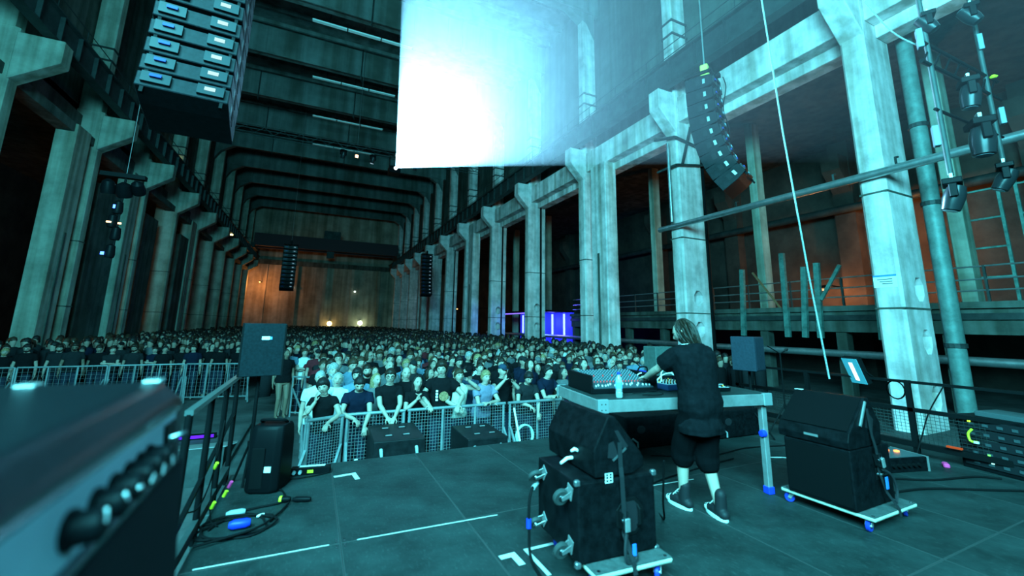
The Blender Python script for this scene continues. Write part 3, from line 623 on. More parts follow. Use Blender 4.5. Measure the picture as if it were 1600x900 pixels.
for x, y in ((0.07, 0.07), (1.93, 0.07), (0.07, 0.93), (1.93, 0.93)):
    l_ = MB().box((x-0.03, y-0.03, 0.03), (x+0.03, y+0.03, 0.95)).build('leg', ALU, table, bevel=0.005)
    MB().box((x-0.038, y-0.038, 0.0), (x+0.038, y+0.038, 0.07)).build('blue_foot', BLUE, l_, bevel=0.006)
    MB().lathe([(0.035, -0.02), (0.038, 0), (0.03, 0.025), (0.005, 0.028)], 12, M=Matrix.Translation((x-0.035, y-0.02, 0.58)) @ Matrix.Rotation(-PI/2, 4, 'Y')).build('clamp_knob', BLUE, l_, smooth=True)
TT = 0.982
def on_table(name, label, cat, x, y, rz=0.0):
    t = thing(name, label, cat); t.matrix_world = TB @ Matrix.Translation((x, y, TT)) @ Matrix.Rotation(rz, 4, 'Z'); return t
# mixing desk
mx = on_table('mixing_desk', 'sloped analogue mixing desk with rows of knobs on the table', 'mixer', 0.10, 0.30, 0.0)
ang = math.atan2(0.13, 0.50); MR = Matrix.Translation((0, 0.0, 0.045)) @ Matrix.Rotation(ang, 4, 'X')
MB().prism([(0.0, 0.0), (0.0, 0.045), (0.50, 0.175), (0.56, 0.175), (0.56, 0.0)], 0, 0.72, M=Matrix(((0, 1, 0, 0), (1, 0, 0, 0), (0, 0, 1, 0), (0, 0, 0, 1)))).build('chassis', BLACKP, mx, bevel=0.004)
MB().box((0.02, 0.01, 0.0), (0.70, 0.515, 0.006), M=MR).build('face_plate', mat('mixer_grey', (0.03, 0.045, 0.052), 0.5), mx)
kn = MB().lathe([(0.0075, 0), (0.006, 0.014), (0.002, 0.015)], 8).mesh('knob'); kn.materials.append(mat('knob_grey', (0.12, 0.15, 0.17), 0.45))
kn2 = MB().box((-0.004, -0.009, 0), (0.004, 0.009, 0.014)).mesh('fader_cap'); kn2.materials.append(PAPER); kn2.materials.append(mat('red_cap', (0.8, 0.06, 0.06), 0.4))
kr = kn.copy(); kr.materials.clear(); kr.materials.append(MATS['red_cap'])
slot = MB().box((-0.0015, -0.05, 0), (0.0015, 0.05, 0.001)).mesh('fader_slot'); slot.materials.append(INK)
for cx in range(18):
    x = 0.055 + cx*0.0365
    for r_ in range(9):
        me = kr if (r_ == 0 or (r_ == 4 and cx % 3 == 0)) else kn
        o = place(me, 'knob', mx); o.matrix_local = MR @ Matrix.Translation((x, 0.16 + r_*0.04, 0.006))
    o = place(kn2, 'fader_cap', mx); o.matrix_local = MR @ Matrix.Translation((x, 0.05 + 0.05*random.random(), 0.006))
MB().box((-0.02, 0.0, 0.0), (0.0, 0.57, 0.18)).build('side_cheek', BLACKP, mx, bevel=0.006)
MB().box((0.72, 0.0, 0.0), (0.74, 0.57, 0.18)).build('side_cheek', BLACKP, mx, bevel=0.006)
# water bottle
bt = on_table('water_bottle', 'clear plastic water bottle with blue label at the table corner', 'bottle', 0.26, 0.08)
GLASS = mat('clear_plastic', (0.82, 0.92, 0.95), 0.12, trans=0.75, spec=0.6)
MB().lathe([(0.028, 0), (0.033, 0.006), (0.033, 0.05), (0.030, 0.055), (0.033, 0.06), (0.033, 0.15), (0.024, 0.185), (0.013, 0.205), (0.013, 0.22)], 18).build('bottle_body', GLASS, bt, smooth=True)
MB().lathe([(0.034, 0.085), (0.034, 0.14)], 18).build('label', mat('label_blue', (0.12, 0.3, 0.75), 0.5), bt, smooth=True)
MB().lathe([(0.015, 0.212), (0.015, 0.232), (0.013, 0.234)], 14).build('cap', BLUE, bt, smooth=True)
# synth boxes, bags and leads
def gadget(label, x, y, rz, w_, d_, h_, col, knobs, name='drum_machine'):
    g = on_table(name, label, 'synthesizer', x, y, rz)
    MB().box((0, 0, 0.004), (w_, d_, h_)).build('case', col, g, bevel=0.006, seg=2)
    MB().box((0.01, 0.01, h_), (w_-0.01, d_-0.01, h_+0.003)).build('top_plate', mat('pale_plate', (0.40, 0.42, 0.42), 0.5), g)
    for r_ in range(knobs[1]):
        for c_ in range(knobs[0]):
            M_ = Matrix.Translation((0.03 + c_*(w_-0.06)/max(1, knobs[0]-1), 0.035 + r_*(d_-0.06)/max(1, knobs[1]-1), h_+0.003))
            o = MB().lathe([(0.009, 0), (0.007, 0.014), (0.002, 0.015)], 8, M=M_).build('knob', (CHROME if (r_+c_) % 3 else mat('orange_cap', (0.9, 0.3, 0.05), 0.4)) if (r_ % 2) else BLACKP, g, smooth=True)
    return g
gadget('navy synth with pale panel beside the performer hand', 0.98, 0.32, 0.12, 0.30, 0.19, 0.065, mat('navy', (0.02, 0.05, 0.13), 0.4), (7, 4))
gadget('pale drum machine behind the navy synth', 1.02, 0.535, 0.05, 0.34, 0.20, 0.06, mat('pale_case', (0.6, 0.62, 0.62), 0.5), (8, 4))
gadget('pink edged sampler between mixer and synth', 0.86, 0.50, 0.1, 0.14, 0.16, 0.05, mat('pink_case', (0.85, 0.10, 0.25), 0.5), (3, 3))
gadget('small dark pedal near the performer elbow', 1.5, 0.2, -0.1, 0.16, 0.11, 0.04, BLACKP, (3, 2), 'effects_pedal')
gadget('small black pedal at the table end', 1.66, 0.34, 0.3, 0.10, 0.13, 0.045, BLACKP, (2, 2), 'effects_pedal')
bb = on_table('blue_case', 'bright blue rounded case behind the mixing desk', 'case', 0.98, 0.875)
MB().lathe([(0.10, 0.0), (0.125, 0.02), (0.13, 0.10), (0.10, 0.15), (0.02, 0.16)], 10).build('shell', BLUE, bb, smooth=True)
MB().tube(smooth_path([(-0.06, -0.08, 0.14), (-0.04, -0.1, 0.2), (0.05, -0.1, 0.2), (0.07, -0.08, 0.14)]), 0.009, 8).build('handle', BLACKP, bb, smooth=True)
MB().lathe([(0.014, 0), (0.012, 0.012), (0.002, 0.013)], 10, M=Matrix.Translation((-0.04, -0.118, 0.09)) @ Matrix.Rotation(PI/2, 4, 'X')).build('red_button', mat('red_button', (0.9, 0.02, 0.06), 0.4, emit=(1, 0.02, 0.05), estr=0.6), bb)
b2 = on_table('blue_folder', 'flat blue folder lying behind the mixing desk', 'folder', 0.18, 0.90)
MB().box((0, 0, 0), (0.55, 0.08, 0.15)).build('cover', BLUE, b2, bevel=0.01)
MB().box((0.01, -0.004, 0.02), (0.54, 0.0, 0.03)).build('spine', mat('dark_blue', (0.01, 0.03, 0.3), 0.5), b2)
y2 = on_table('yellow_tool', 'yellow handled tool lying beside the mixing desk', 'tool', 0.80, 0.42, 0.8)
MB().box((0, 0, 0), (0.12, 0.025, 0.025)).build('grip', YELLOW, y2, bevel=0.006); MB().box((0.12, 0.006, 0.006), (0.19, 0.018, 0.018)).build('shank', CHROME, y2)
def lead(label, pts, m, r=0.006, name='patch_cable'):
    P_ = [TB @ Vector((x, y, TT + z)) for x, y, z in pts]
    return tag(MB().tube(smooth_path(P_, 7), r, 6).build(name, m, smooth=True), label, 'cable')
WHC = mat('white_cable', (0.85, 0.87, 0.86), 0.5)
lead('white patch cable arching highest over the navy synth', [(1.0, 0.45, 0.07), (1.02, 0.48, 0.17), (1.10, 0.5, 0.2), (1.2, 0.46, 0.12), (1.26, 0.44, 0.075)], WHC)
lead('white patch cable looping along the pale drum machine', [(1.05, 0.62, 0.07), (1.12, 0.58, 0.14), (1.24, 0.58, 0.15), (1.33, 0.64, 0.07)], WHC)
lead('white cable trailing over the front of the navy synth', [(1.28, 0.40, 0.075), (1.32, 0.34, 0.11), (1.36, 0.26, 0.03), (1.30, 0.16, 0.008), (1.18, 0.12, 0.008)], WHC)
lead('white lead curling between mixer and pink sampler', [(0.84, 0.66, 0.02), (0.8, 0.6, 0.14), (0.86, 0.52, 0.16), (0.94, 0.5, 0.06)], WHC)
lead('black lead curling in front of the mixing desk', [(0.5, 0.24, 0.008), (0.6, 0.18, 0.02), (0.72, 0.2, 0.03), (0.8, 0.16, 0.01), (0.7, 0.1, 0.008), (0.55, 0.14, 0.008)], RUBBER, 0.005)
lead('black lead arching behind the mixing desk', [(0.6, 0.86, 0.17), (0.72, 0.84, 0.26), (0.85, 0.8, 0.28), (0.96, 0.78, 0.2)], RUBBER, 0.007)

# ---- cabinets under and beyond the table
def floor_sub(label, x0, y0, wd, dp, h, rz=0):
    t = thing('front_fill_subwoofer', label, 'subwoofer', (x0, y0, 0), (0, 0, rz))
    MB().box((0, 0, 0.012), (wd, dp, h)).build('body', CASEB, t, bevel=0.012, seg=2)
    for x in (0.1, wd-0.1): MB().box((x-0.03, 0.02, 0), (x+0.03, dp-0.02, 0.012)).build('skid', RUBBER, t)
    MB().prism([(x, z) for x, z in octo(0.055, wd*0.25, h*0.6, 1.3)], -0.004, 0.0).build('handle_pocket', INK, t)
    MB().tube([(0.08, -0.005, 0.13), (0.08, -0.03, 0.15), (0.15, -0.04, 0.10), (0.16, -0.03, 0.03)], 0.012, 8).build('cable_plug', mat('grey_plug', (0.28, 0.31, 0.32), 0.4), t, smooth=True)
    for q in (0.3, 0.62): MB().box((wd*q-0.05, dp*0.45, h), (wd*q+0.05, dp*0.62, h+0.006)).build('top_handle', BLACKM, t, bevel=0.003)
    return t
floor_sub('low black subwoofer under the table beside the performer', 3.98, 4.72, 0.98, 0.62, 0.42, -0.08)
floor_sub('low black subwoofer on the deck behind the table leg', 5.62, 4.62, 0.95, 0.62, 0.40, -0.05)
# speaker on stand with vocal mic beyond the table
def tripod(parent, h, r=0.02, spread=0.35, m=BLACKM):
    MB().cyl((0, 0, 0.05), (0, 0, h), r, 10).build('pole', m, parent, smooth=True)
    for k in range(3):
        a = 2*PI*k/3 + 0.4; MB().cyl((0.02*math.cos(a), 0.02*math.sin(a), h*0.35), (spread*math.cos(a), spread*math.sin(a), 0.012), 0.012, 8).build('leg', m, parent)
    MB().cyl((0, 0, h*0.33), (0, 0, h*0.38), r*1.8, 10).build('collar', m, parent)
sp = thing('speaker_stand', 'black stand under the small speaker beyond the table', 'stand', (6.45, 4.62, 0)); tripod(sp, 0.98)
b_ = thing('small_speaker', 'small grey-blue speaker box on the stand beyond the table', 'speaker', (6.45, 4.62, 0.98), (0, 0, 0.25))
MB().box((-0.19, -0.18, 0), (0.19, 0.18, 0.53)).build('cabinet', mat('grey_blue_box', (0.014, 0.022, 0.034), 0.6, n_scale=30, n_amt=0.2), b_, bevel=0.008)
grille('grille', b_, 0.34, 0.49, Matrix.Translation((0, -0.181, 0.265)), MATS['grey_blue_box'])
mc = thing('microphone_stand', 'boom microphone stand beside the small speaker', 'microphone', (6.85, 4.35, 0)); tripod(mc, 1.25, 0.011, 0.28)
MB().cyl((0.0, 0, 1.25), (-0.22, 0.05, 1.37), 0.009, 8).build('boom', BLACKM, mc); MB().cyl((0.0, 0, 1.25), (0.1, 0.0, 1.28), 0.009, 8).build('boom_tail', BLACKM, mc)
MB().tube([(0.1, 0, 1.28), (0.14, 0.0, 1.30), (0.17, 0.0, 1.31), (0.2, 0, 1.32)], [0.012, 0.016, 0.026, 0.018], 10).build('microphone', CHROME, mc, smooth=True)
sp = thing('speaker_stand', 'short black stand under the green-grey speaker by the crowd', 'stand', (5.36, 5.42, 0)); tripod(sp, 0.86)
b_ = thing('green_grey_speaker', 'green-grey speaker box standing between the table and the crowd', 'speaker', (5.36, 5.42, 0.86), (0, 0, -0.1))
MB().box((-0.23, -0.16, 0), (0.23, 0.16, 0.46)).build('cabinet', mat('green_grey_box', (0.045, 0.07, 0.066), 0.6, n_scale=20, n_amt=0.2), b_, bevel=0.008)
for x, z in ((-0.1, 0.33), (0.02, 0.33), (-0.1, 0.2), (0.04, 0.22)): MB().lathe([(0.012, 0), (0.009, 0.008), (0.001, 0.008)], 8, M=Matrix.Translation((x, -0.16, z)) @ Matrix.Rotation(PI/2, 4, 'X')).build('socket', INK, b_)
MB().box((0.13, -0.164, 0.12), (0.2, -0.16, 0.15)).build('white_tag', PAPER, b_)

# ---- front corner of the stage: moulded speaker on the floor, speaker on a pole, power box
ms = thing('moulded_speaker', 'black moulded plastic speaker standing on the deck at the front corner', 'speaker', (-0.27, 5.12, 0), (0, 0, -0.35))
rings = [(0.0, 0.15, 0.15), (0.03, 0.165, 0.165), (0.45, 0.165, 0.15), (0.58, 0.16, 0.13), (0.62, 0.15, 0.11)]
mb = MB(); vs = []; fs = []
for z, hw, hd in rings:
    vs += [(-hw, hd, z), (-hw*0.95, -hd*0.75, z), (-hw*0.6, -hd, z), (hw*0.6, -hd, z), (hw*0.95, -hd*0.75, z), (hw, hd, z)]
for i in range(len(rings)-1):
    for j in range(6): j2 = (j+1) % 6; fs.append((i*6+j, i*6+j2, (i+1)*6+j2, (i+1)*6+j))
fs += [tuple(range(6))[::-1], tuple(24+j for j in range(6))]; mb.add(vs, fs); mb.build('shell', BLACKP, ms, bevel=0.012, seg=2, smooth=True)
MB().tube(smooth_path([(-0.12, 0.06, 0.615), (-0.1, -0.02, 0.655), (0.1, -0.02, 0.655), (0.12, 0.06, 0.615)]), 0.014, 8).build('top_handle', BLACKP, ms, smooth=True)
MB().box((0.03, -0.170, 0.20), (0.09, -0.155, 0.25)).build('rating_label', PAPER, ms)
MB().box((-0.10, -0.168, 0.05), (0.02, -0.15, 0.42)).build('rear_panel', BLACKM, ms, bevel=0.004)
sp = thing('speaker_pole', 'black pole stand behind the moulded speaker at the front corner', 'stand', (-0.47, 5.36, 0)); tripod(sp, 1.08, 0.019, 0.16)
bx = thing('pole_speaker', 'boxy dark speaker with white label on the front corner pole', 'speaker', (-0.47, 5.36, 1.08), (0, 0, 0.12))
MB().box((-0.205, -0.17, 0), (0.205, 0.17, 0.545)).build('cabinet', mat('box_blue_black', (0.005, 0.0095, 0.0125), 0.55, spec=0.08, n_scale=40, n_amt=0.3), bx, bevel=0.006)
MB().box((-0.02, -0.173, 0.375), (0.055, -0.17, 0.41)).build('label', PAPER, bx); MB().box((0.06, -0.173, 0.378), (0.075, -0.17, 0.405)).build('blue_chip', mat('label_blue', (0.12, 0.3, 0.75), 0.5), bx)
for x in (-0.205, 0.19):
    MB().box((x, -0.174, 0.0), (x+0.015, -0.17, 0.545)).build('edge_strip', BLACKM, bx)
pb = thing('power_box', 'black power box with yellow label at the front edge of the deck', 'box', (0.13, 5.42, 0), (0, 0, -0.16))
MB().box((-0.2, -0.05, 0.0), (0.2, 0.05, 0.07)).build('case', BLACKP, pb, bevel=0.004); MB().box((-0.12, 0.0, 0.07), (0.14, 0.045, 0.073)).build('white_strip', PAPER, pb)
MB().box((-0.03, -0.052, 0.02), (0.03, -0.05, 0.05)).build('yellow_label', YELLOW, pb)
for x in (-0.16, -0.1): MB().lathe([(0.02, 0), (0.018, 0.03), (0.004, 0.032)], 10, M=Matrix.Translation((x, -0.05, 0.035)) @ Matrix.Rotation(PI/2, 4, 'X')).build('plug', mat('grey_plug', (0.28, 0.31, 0.32), 0.4), pb)
# cables on the deck
def cable(label, pts, r=0.009, m=RUBBER, name='stage_cable'):
    return tag(MB().tube(smooth_path(pts, 8), r, 6).build(name, m, smooth=True), label, 'cable')
def coil(cx, cy, r, turns, jit=0.03, z=0.01):
    pts = []
    for i in range(int(turns*10)):
        a = 2*PI*i/10; rr = r*(1 + 0.12*math.sin(i*1.7)); pts.append((cx + rr*math.cos(a)*1.15 + jit*math.sin(i), cy + rr*math.sin(a)*0.9, z + 0.006*(i // 10)))
    return pts
cable('loose coil of black cable with a blue connector near the stage rail', coil(-0.42, 4.28, 0.22, 3), 0.009, name='cable_coil')
cable('black cable running from the coil to the moulded speaker', [(-0.6, 4.3, 0.01), (-0.5, 4.55, 0.012), (-0.3, 4.62, 0.012), (-0.1, 4.68, 0.012), (-0.12, 4.95, 0.012), (-0.22, 5.02, 0.02)])
cable('second black cable curving across the coil', [(-0.64, 4.0, 0.03), (-0.45, 4.05, 0.035), (-0.25, 4.15, 0.032), (-0.12, 4.4, 0.02), (-0.05, 4.62, 0.016)])
cable('black cable looping round the power box', [(-0.1, 5.3, 0.01), (0.0, 5.27, 0.01), (0.2, 5.30, 0.01), (0.34, 5.36, 0.01)], 0.007)
def connector(label, p, q, r, m, name='cable_connector'):
    t = tag(MB().tube([p, Vector(p).lerp(Vector(q), 0.2), Vector(p).lerp(Vector(q), 0.8), q], [r*0.6, r, r, r*0.7], 10).build(name, m, smooth=True), label, 'connector')
    return t
connector('bright blue power connector lying on the cable coil', (-0.46, 4.24, 0.045), (-0.31, 4.24, 0.045), 0.036, BLUE)
connector('grey metal connector lying behind the blue one', (-0.52, 4.52, 0.03), (-0.38, 4.53, 0.03), 0.026, mat('grey_plug', (0.28, 0.31, 0.32), 0.4))
connector('black cable connector with yellow band in mid floor', (-0.14, 4.69, 0.03), (-0.04, 4.66, 0.03), 0.026, BLACKP)
connector('yellow tape band on the black connector', (-0.135, 4.688, 0.03), (-0.105, 4.68, 0.03), 0.029, YELLOW)
connector('long black inline box at the end of the cable', (-0.02, 4.655, 0.025), (0.13, 4.60, 0.025), 0.024, BLACKP)
connector('white cable tag beside the coil', (-0.28, 4.40, 0.02), (-0.23, 4.43, 0.02), 0.011, PAPER)
# railing along the stage side
rl = thing('stage_railing', 'black steel railing with stair gap along the amplifier side of the stage', 'railing', (-0.70, 0, 0))
for y in (3.62, 4.35, 5.05, 5.72): MB().cyl((0, y, -0.1), (0, y, 1.02), 0.024, 10).build('rail_post', BLACKM, rl, smooth=True)
MB().bar((0, 3.6, 1.03), (0, 5.9, 1.03), 0.05, 0.035).build('top_rail', mat('teal_rail', (0.10, 0.12, 0.12), 0.4, 0.5), rl)
MB().bar((0, 3.6, 0.25), (0, 5.74, 0.65), 0.03, 0.03).build('mid_rail', BLACKM, rl)
MB().bar((0, 3.6, 0.05), (0, 5.74, 0.05), 0.04, 0.08).build('toe_board', STEEL, rl)
for k, (y, z, c) in enumerate(((4.62, 0.38, YELLOW), (4.45, 0.12, YELLOW), (4.75, 0.10, YELLOW), (4.66, 0.2, PINK))):
    o = MB().tube([(-0.66+0.04*k, y, z), (-0.64+0.04*k, y-0.02, z+0.05)], 0.014, 8).build('cable_tie', c, smooth=True); tag(o, f'{"pink" if c is PINK else "yellow"} cable tie on the leads by the stage railing, {["topmost", "lowest", "middle", "only pink"][k]} one', 'cable tie')
cable('thin leads hanging from the stage railing to the deck', [(-0.69, 4.9, 0.95), (-0.67, 4.7, 0.5), (-0.66, 4.6, 0.3), (-0.62, 4.45, 0.05), (-0.55, 4.35, 0.012)], 0.006)
cable('thin lead slung between the stage railing posts', [(-0.69, 3.9, 0.3), (-0.68, 4.3, 0.2), (-0.66, 4.6, 0.36), (-0.68, 5.0, 0.7)], 0.006)

# ---- railing, gear and lamp along the far side of the stage
fx = 7.40
fr = thing('stage_side_fence', 'black steel fence with wire infill along the far stage side', 'fence', (fx, 0, 0))
for y in (0.4, 1.75, 3.0, 4.3, 5.55): MB().box((-0.025, y-0.03, -0.1), (0.025, y+0.03, 0.98)).build('fence_post', BLACKM, fr)
for z, s in ((0.96, 0.035), (0.60, 0.05), (0.16, 0.07)): MB().box((-s/2, 0.0, z-s/2), (s/2, 5.6, z+s/2)).build('fence_rail', BLACKM, fr)
def wire_grid(name, parent, origin, ux, uz, w_, h_, step, r, m):
    """crossing wires too fine to pick apart one by one"""
    mb = MB(); o_ = Vector(origin); ux = Vector(ux).normalized(); uz = Vector(uz).normalized(); n_ = ux.cross(uz)
    k = int(w_/step)
    for i in range(1, k+1):
        p = o_ + ux*(i*w_/(k+1)); mb.tube([p, p + uz*h_], r, 3, cap=False)
    k = int(h_/step)
    for i in range(1, k+1):
        p = o_ + uz*(i*h_/(k+1)) + n_*r*1.5; mb.tube([p, p + ux*w_], r, 3, cap=False)
    o = mb.build(name, m, parent); o['kind'] = 'stuff'; return o
wire_grid('wire_infill', fr, (0, 0.4, 0.2), (0, 1, 0), (0, 0, 1), 5.1, 0.38, 0.045, 0.003, STEEL)
lp = thing('flood_light', 'rectangular flood light with lit tube leaning on the far stage fence', 'lamp', (7.36, 3.56, 1.06), (0.38, 0, PI/2 - 0.3 + PI))
MB().box((-0.13, -0.04, -0.2), (0.13, 0.04, 0.2)).build('housing', BLACKM, lp, bevel=0.006)
MB().box((-0.12, -0.045, -0.19), (0.12, -0.04, 0.19)).build('glass_front', mat('flood_glass', (0.12, 0.3, 0.36), 0.2), lp)
MB().box((-0.028, -0.05, -0.14), (0.028, -0.045, 0.13)).build('lit_tube', glow('flood_tube', (0.72, 1.0, 1.0), 3.0), lp)
MB().tube([(0.13, 0.0, 0), (0.16, 0.05, -0.1), (0.1, 0.06, -0.2)], 0.01, 6).build('yoke', BLACKM, lp)
o = MB().tube([(fx-0.04 + 0.0*math.cos(a), 3.12 + 0.10*math.cos(a), 0.84 + 0.12*math.sin(a)) for a in np.linspace(0, 2*PI*2.6, 40)], 0.009, 6).build('cable_loop', RUBBER, smooth=True); tag(o, 'black cable looped over the far stage fence', 'cable')
cable('black cable hanging slack across the far stage fence', [(fx-0.04, 2.62, 0.95), (fx-0.05, 2.8, 0.6), (fx-0.05, 2.92, 0.25), (fx-0.2, 2.95, 0.02)], 0.008)
bk = thing('yellow_karabiner', 'yellow hook hanging from the far stage fence', 'hook', (fx-0.05, 2.42, 0.36)); MB().tube(smooth_path([(0, 0, 0.12), (0, 0.04, 0.06), (0, 0.03, -0.02), (0, -0.03, -0.02)]), 0.012, 6).build('hook_bar', YELLOW, bk, smooth=True); MB().box((-0.012, -0.04, -0.04), (0.012, 0.0, -0.015)).build('buckle', PAPER, bk)
pc = thing('patch_case', 'open flight case with glowing orange and green lights on the far deck', 'case', (6.55, 2.95, 0), (0, 0, -0.25))
MB().box((-0.32, -0.2, 0.0), (0.32, 0.2, 0.16)).build('tray', CASEB, pc, bevel=0.006)
for x in (-0.33, 0.31): MB().box((x, -0.21, 0), (x+0.02, 0.21, 0.165)).build('edge_profile', ALU, pc)
MB().box((-0.3, -0.18, 0.16), (0.3, 0.18, 0.166)).build('device_top', mat('device_grey', (0.05, 0.065, 0.07), 0.4), pc)
for k, (x, y, c, s) in enumerate(((0.05, 0.05, (1, 0.22, 0.06), 5), (0.14, 0.0, (1, 0.25, 0.06), 5), (0.1, 0.1, (1, 0.3, 0.1), 4), (-0.08, -0.02, (0.05, 1, 0.7), 2.5))):
    MB().box((x-0.025, y-0.02, 0.166), (x+0.025, y+0.02, 0.185)).build('indicator', glow('indicator_%d' % k, c, s), pc, bevel=0.004)
for k in range(6): MB().lathe([(0.022, 0), (0.02, 0.03), (0.005, 0.03)], 10, M=Matrix.Translation((-0.2+k*0.075, -0.2, 0.08)) @ Matrix.Rotation(PI/2, 4, 'X')).build('socket', BLACKM, pc)
ek = thing('equipment_rack', 'dark equipment rack with green lights by the far stage fence', 'rack', (7.65, 2.05, 0.0), (0, 0, -0.2))
MB().box((-0.28, -0.3, 0), (0.28, 0.5, 0.62)).build('frame', CASEB, ek, bevel=0.006)
for k in range(5):
    u = MB().box((-0.295, -0.26, 0.05 + k*0.11), (-0.28, 0.46, 0.145 + k*0.11)).build('rack_unit', mat('rack_face', (0.010, 0.012, 0.014), 0.4), ek, bevel=0.002)
    for q in range(5): MB().box((-0.303, -0.2 + q*0.13, 0.08 + k*0.11), (-0.295, -0.15 + q*0.13, 0.11 + k*0.11)).build('rack_socket', mat('socket_grey', (0.04, 0.055, 0.06), 0.4), u)
for y, z, c in ((0.36, 0.56, (0.4, 1, 0.05)), (0.22, 0.2, (0.1, 1, 0.1)), (0.2, 0.12, (0.3, 1, 0.9))): MB().box((-0.306, y-0.012, z-0.01), (-0.296, y+0.012, z+0.01)).build('green_led', glow('led_%d' % int(c[0]*10), c, 4), ek)
MB().box((-0.2, -0.2, 0.62), (0.2, 0.35, 0.68)).build('spare_box', mat('device_grey', (0.05, 0.065, 0.07), 0.4), ek, bevel=0.006)
o = MB().box((-0.06, -0.03, 0.0), (0.06, 0.03, 0.05)).build('tape_roll_stub', PINK, loc=(7.2, 2.66, 0), rot=(0, 0, 0.5), bevel=0.012); tag(o, 'pink block of tape at the foot of the far fence', 'tape')
o = MB().box((-0.02, -0.07, 0.0), (0.02, 0.07, 0.02)).build('warning_strip', glow('orange_strip', (1, 0.2, 0.03), 0.5), loc=(7.33, 2.60, 0.215)); tag(o, 'glowing orange strip along the bottom rail of the far fence', 'lamp')
for k, pts in enumerate(([(5.4, 2.7, 0.012), (5.9, 2.75, 0.012), (6.4, 2.5, 0.012), (7.0, 2.35, 0.012), (7.2, 2.2, 0.012)], [(5.4, 2.5, 0.012), (6.0, 2.4, 0.012), (6.6, 2.1, 0.012), (7.2, 1.8, 0.012)], [(5.3, 2.9, 0.012), (5.8, 3.1, 0.012), (6.2, 2.95, 0.012)])):
    cable(['black cable snaking from the far-side stack to the rack', 'black cable curving nearest across the far deck', 'short black cable running into the patch case'][k], pts, 0.011)
cable('black cable crossing the deck under the table', [(2.5, 2.55, 0.65), (2.62, 2.7, 0.3), (2.9, 3.0, 0.012), (3.3, 3.6, 0.012), (4.2, 3.8, 0.012), (5.0, 3.9, 0.012)], 0.008)
cable('black cable running behind the table leg', [(4.1, 4.4, 0.012), (4.8, 4.1, 0.012), (5.6, 4.15, 0.012), (6.3, 4.0, 0.012)], 0.008)
# rope hanging down to the far stage side
o = MB().tube([(6.95, 4.12, 7.9), (7.05, 4.05, 5.0), (7.15, 3.95, 2.5), (7.25, 3.88, 0.9)], 0.014, 8).build('hanging_rope', mat('pale_rope', (0.22, 0.25, 0.25), 0.7, n_scale=40, n_amt=0.4), smooth=True)
tag(o, 'pale rope hanging from above down to the far stage fence', 'rope')
MB().tube([(6.95, 4.12, 7.9), (6.94, 4.12, 14.0), (6.9, 4.12, 24.0)], 0.022, 8).build('rope_end', MATS['pale_rope'], o, smooth=True)
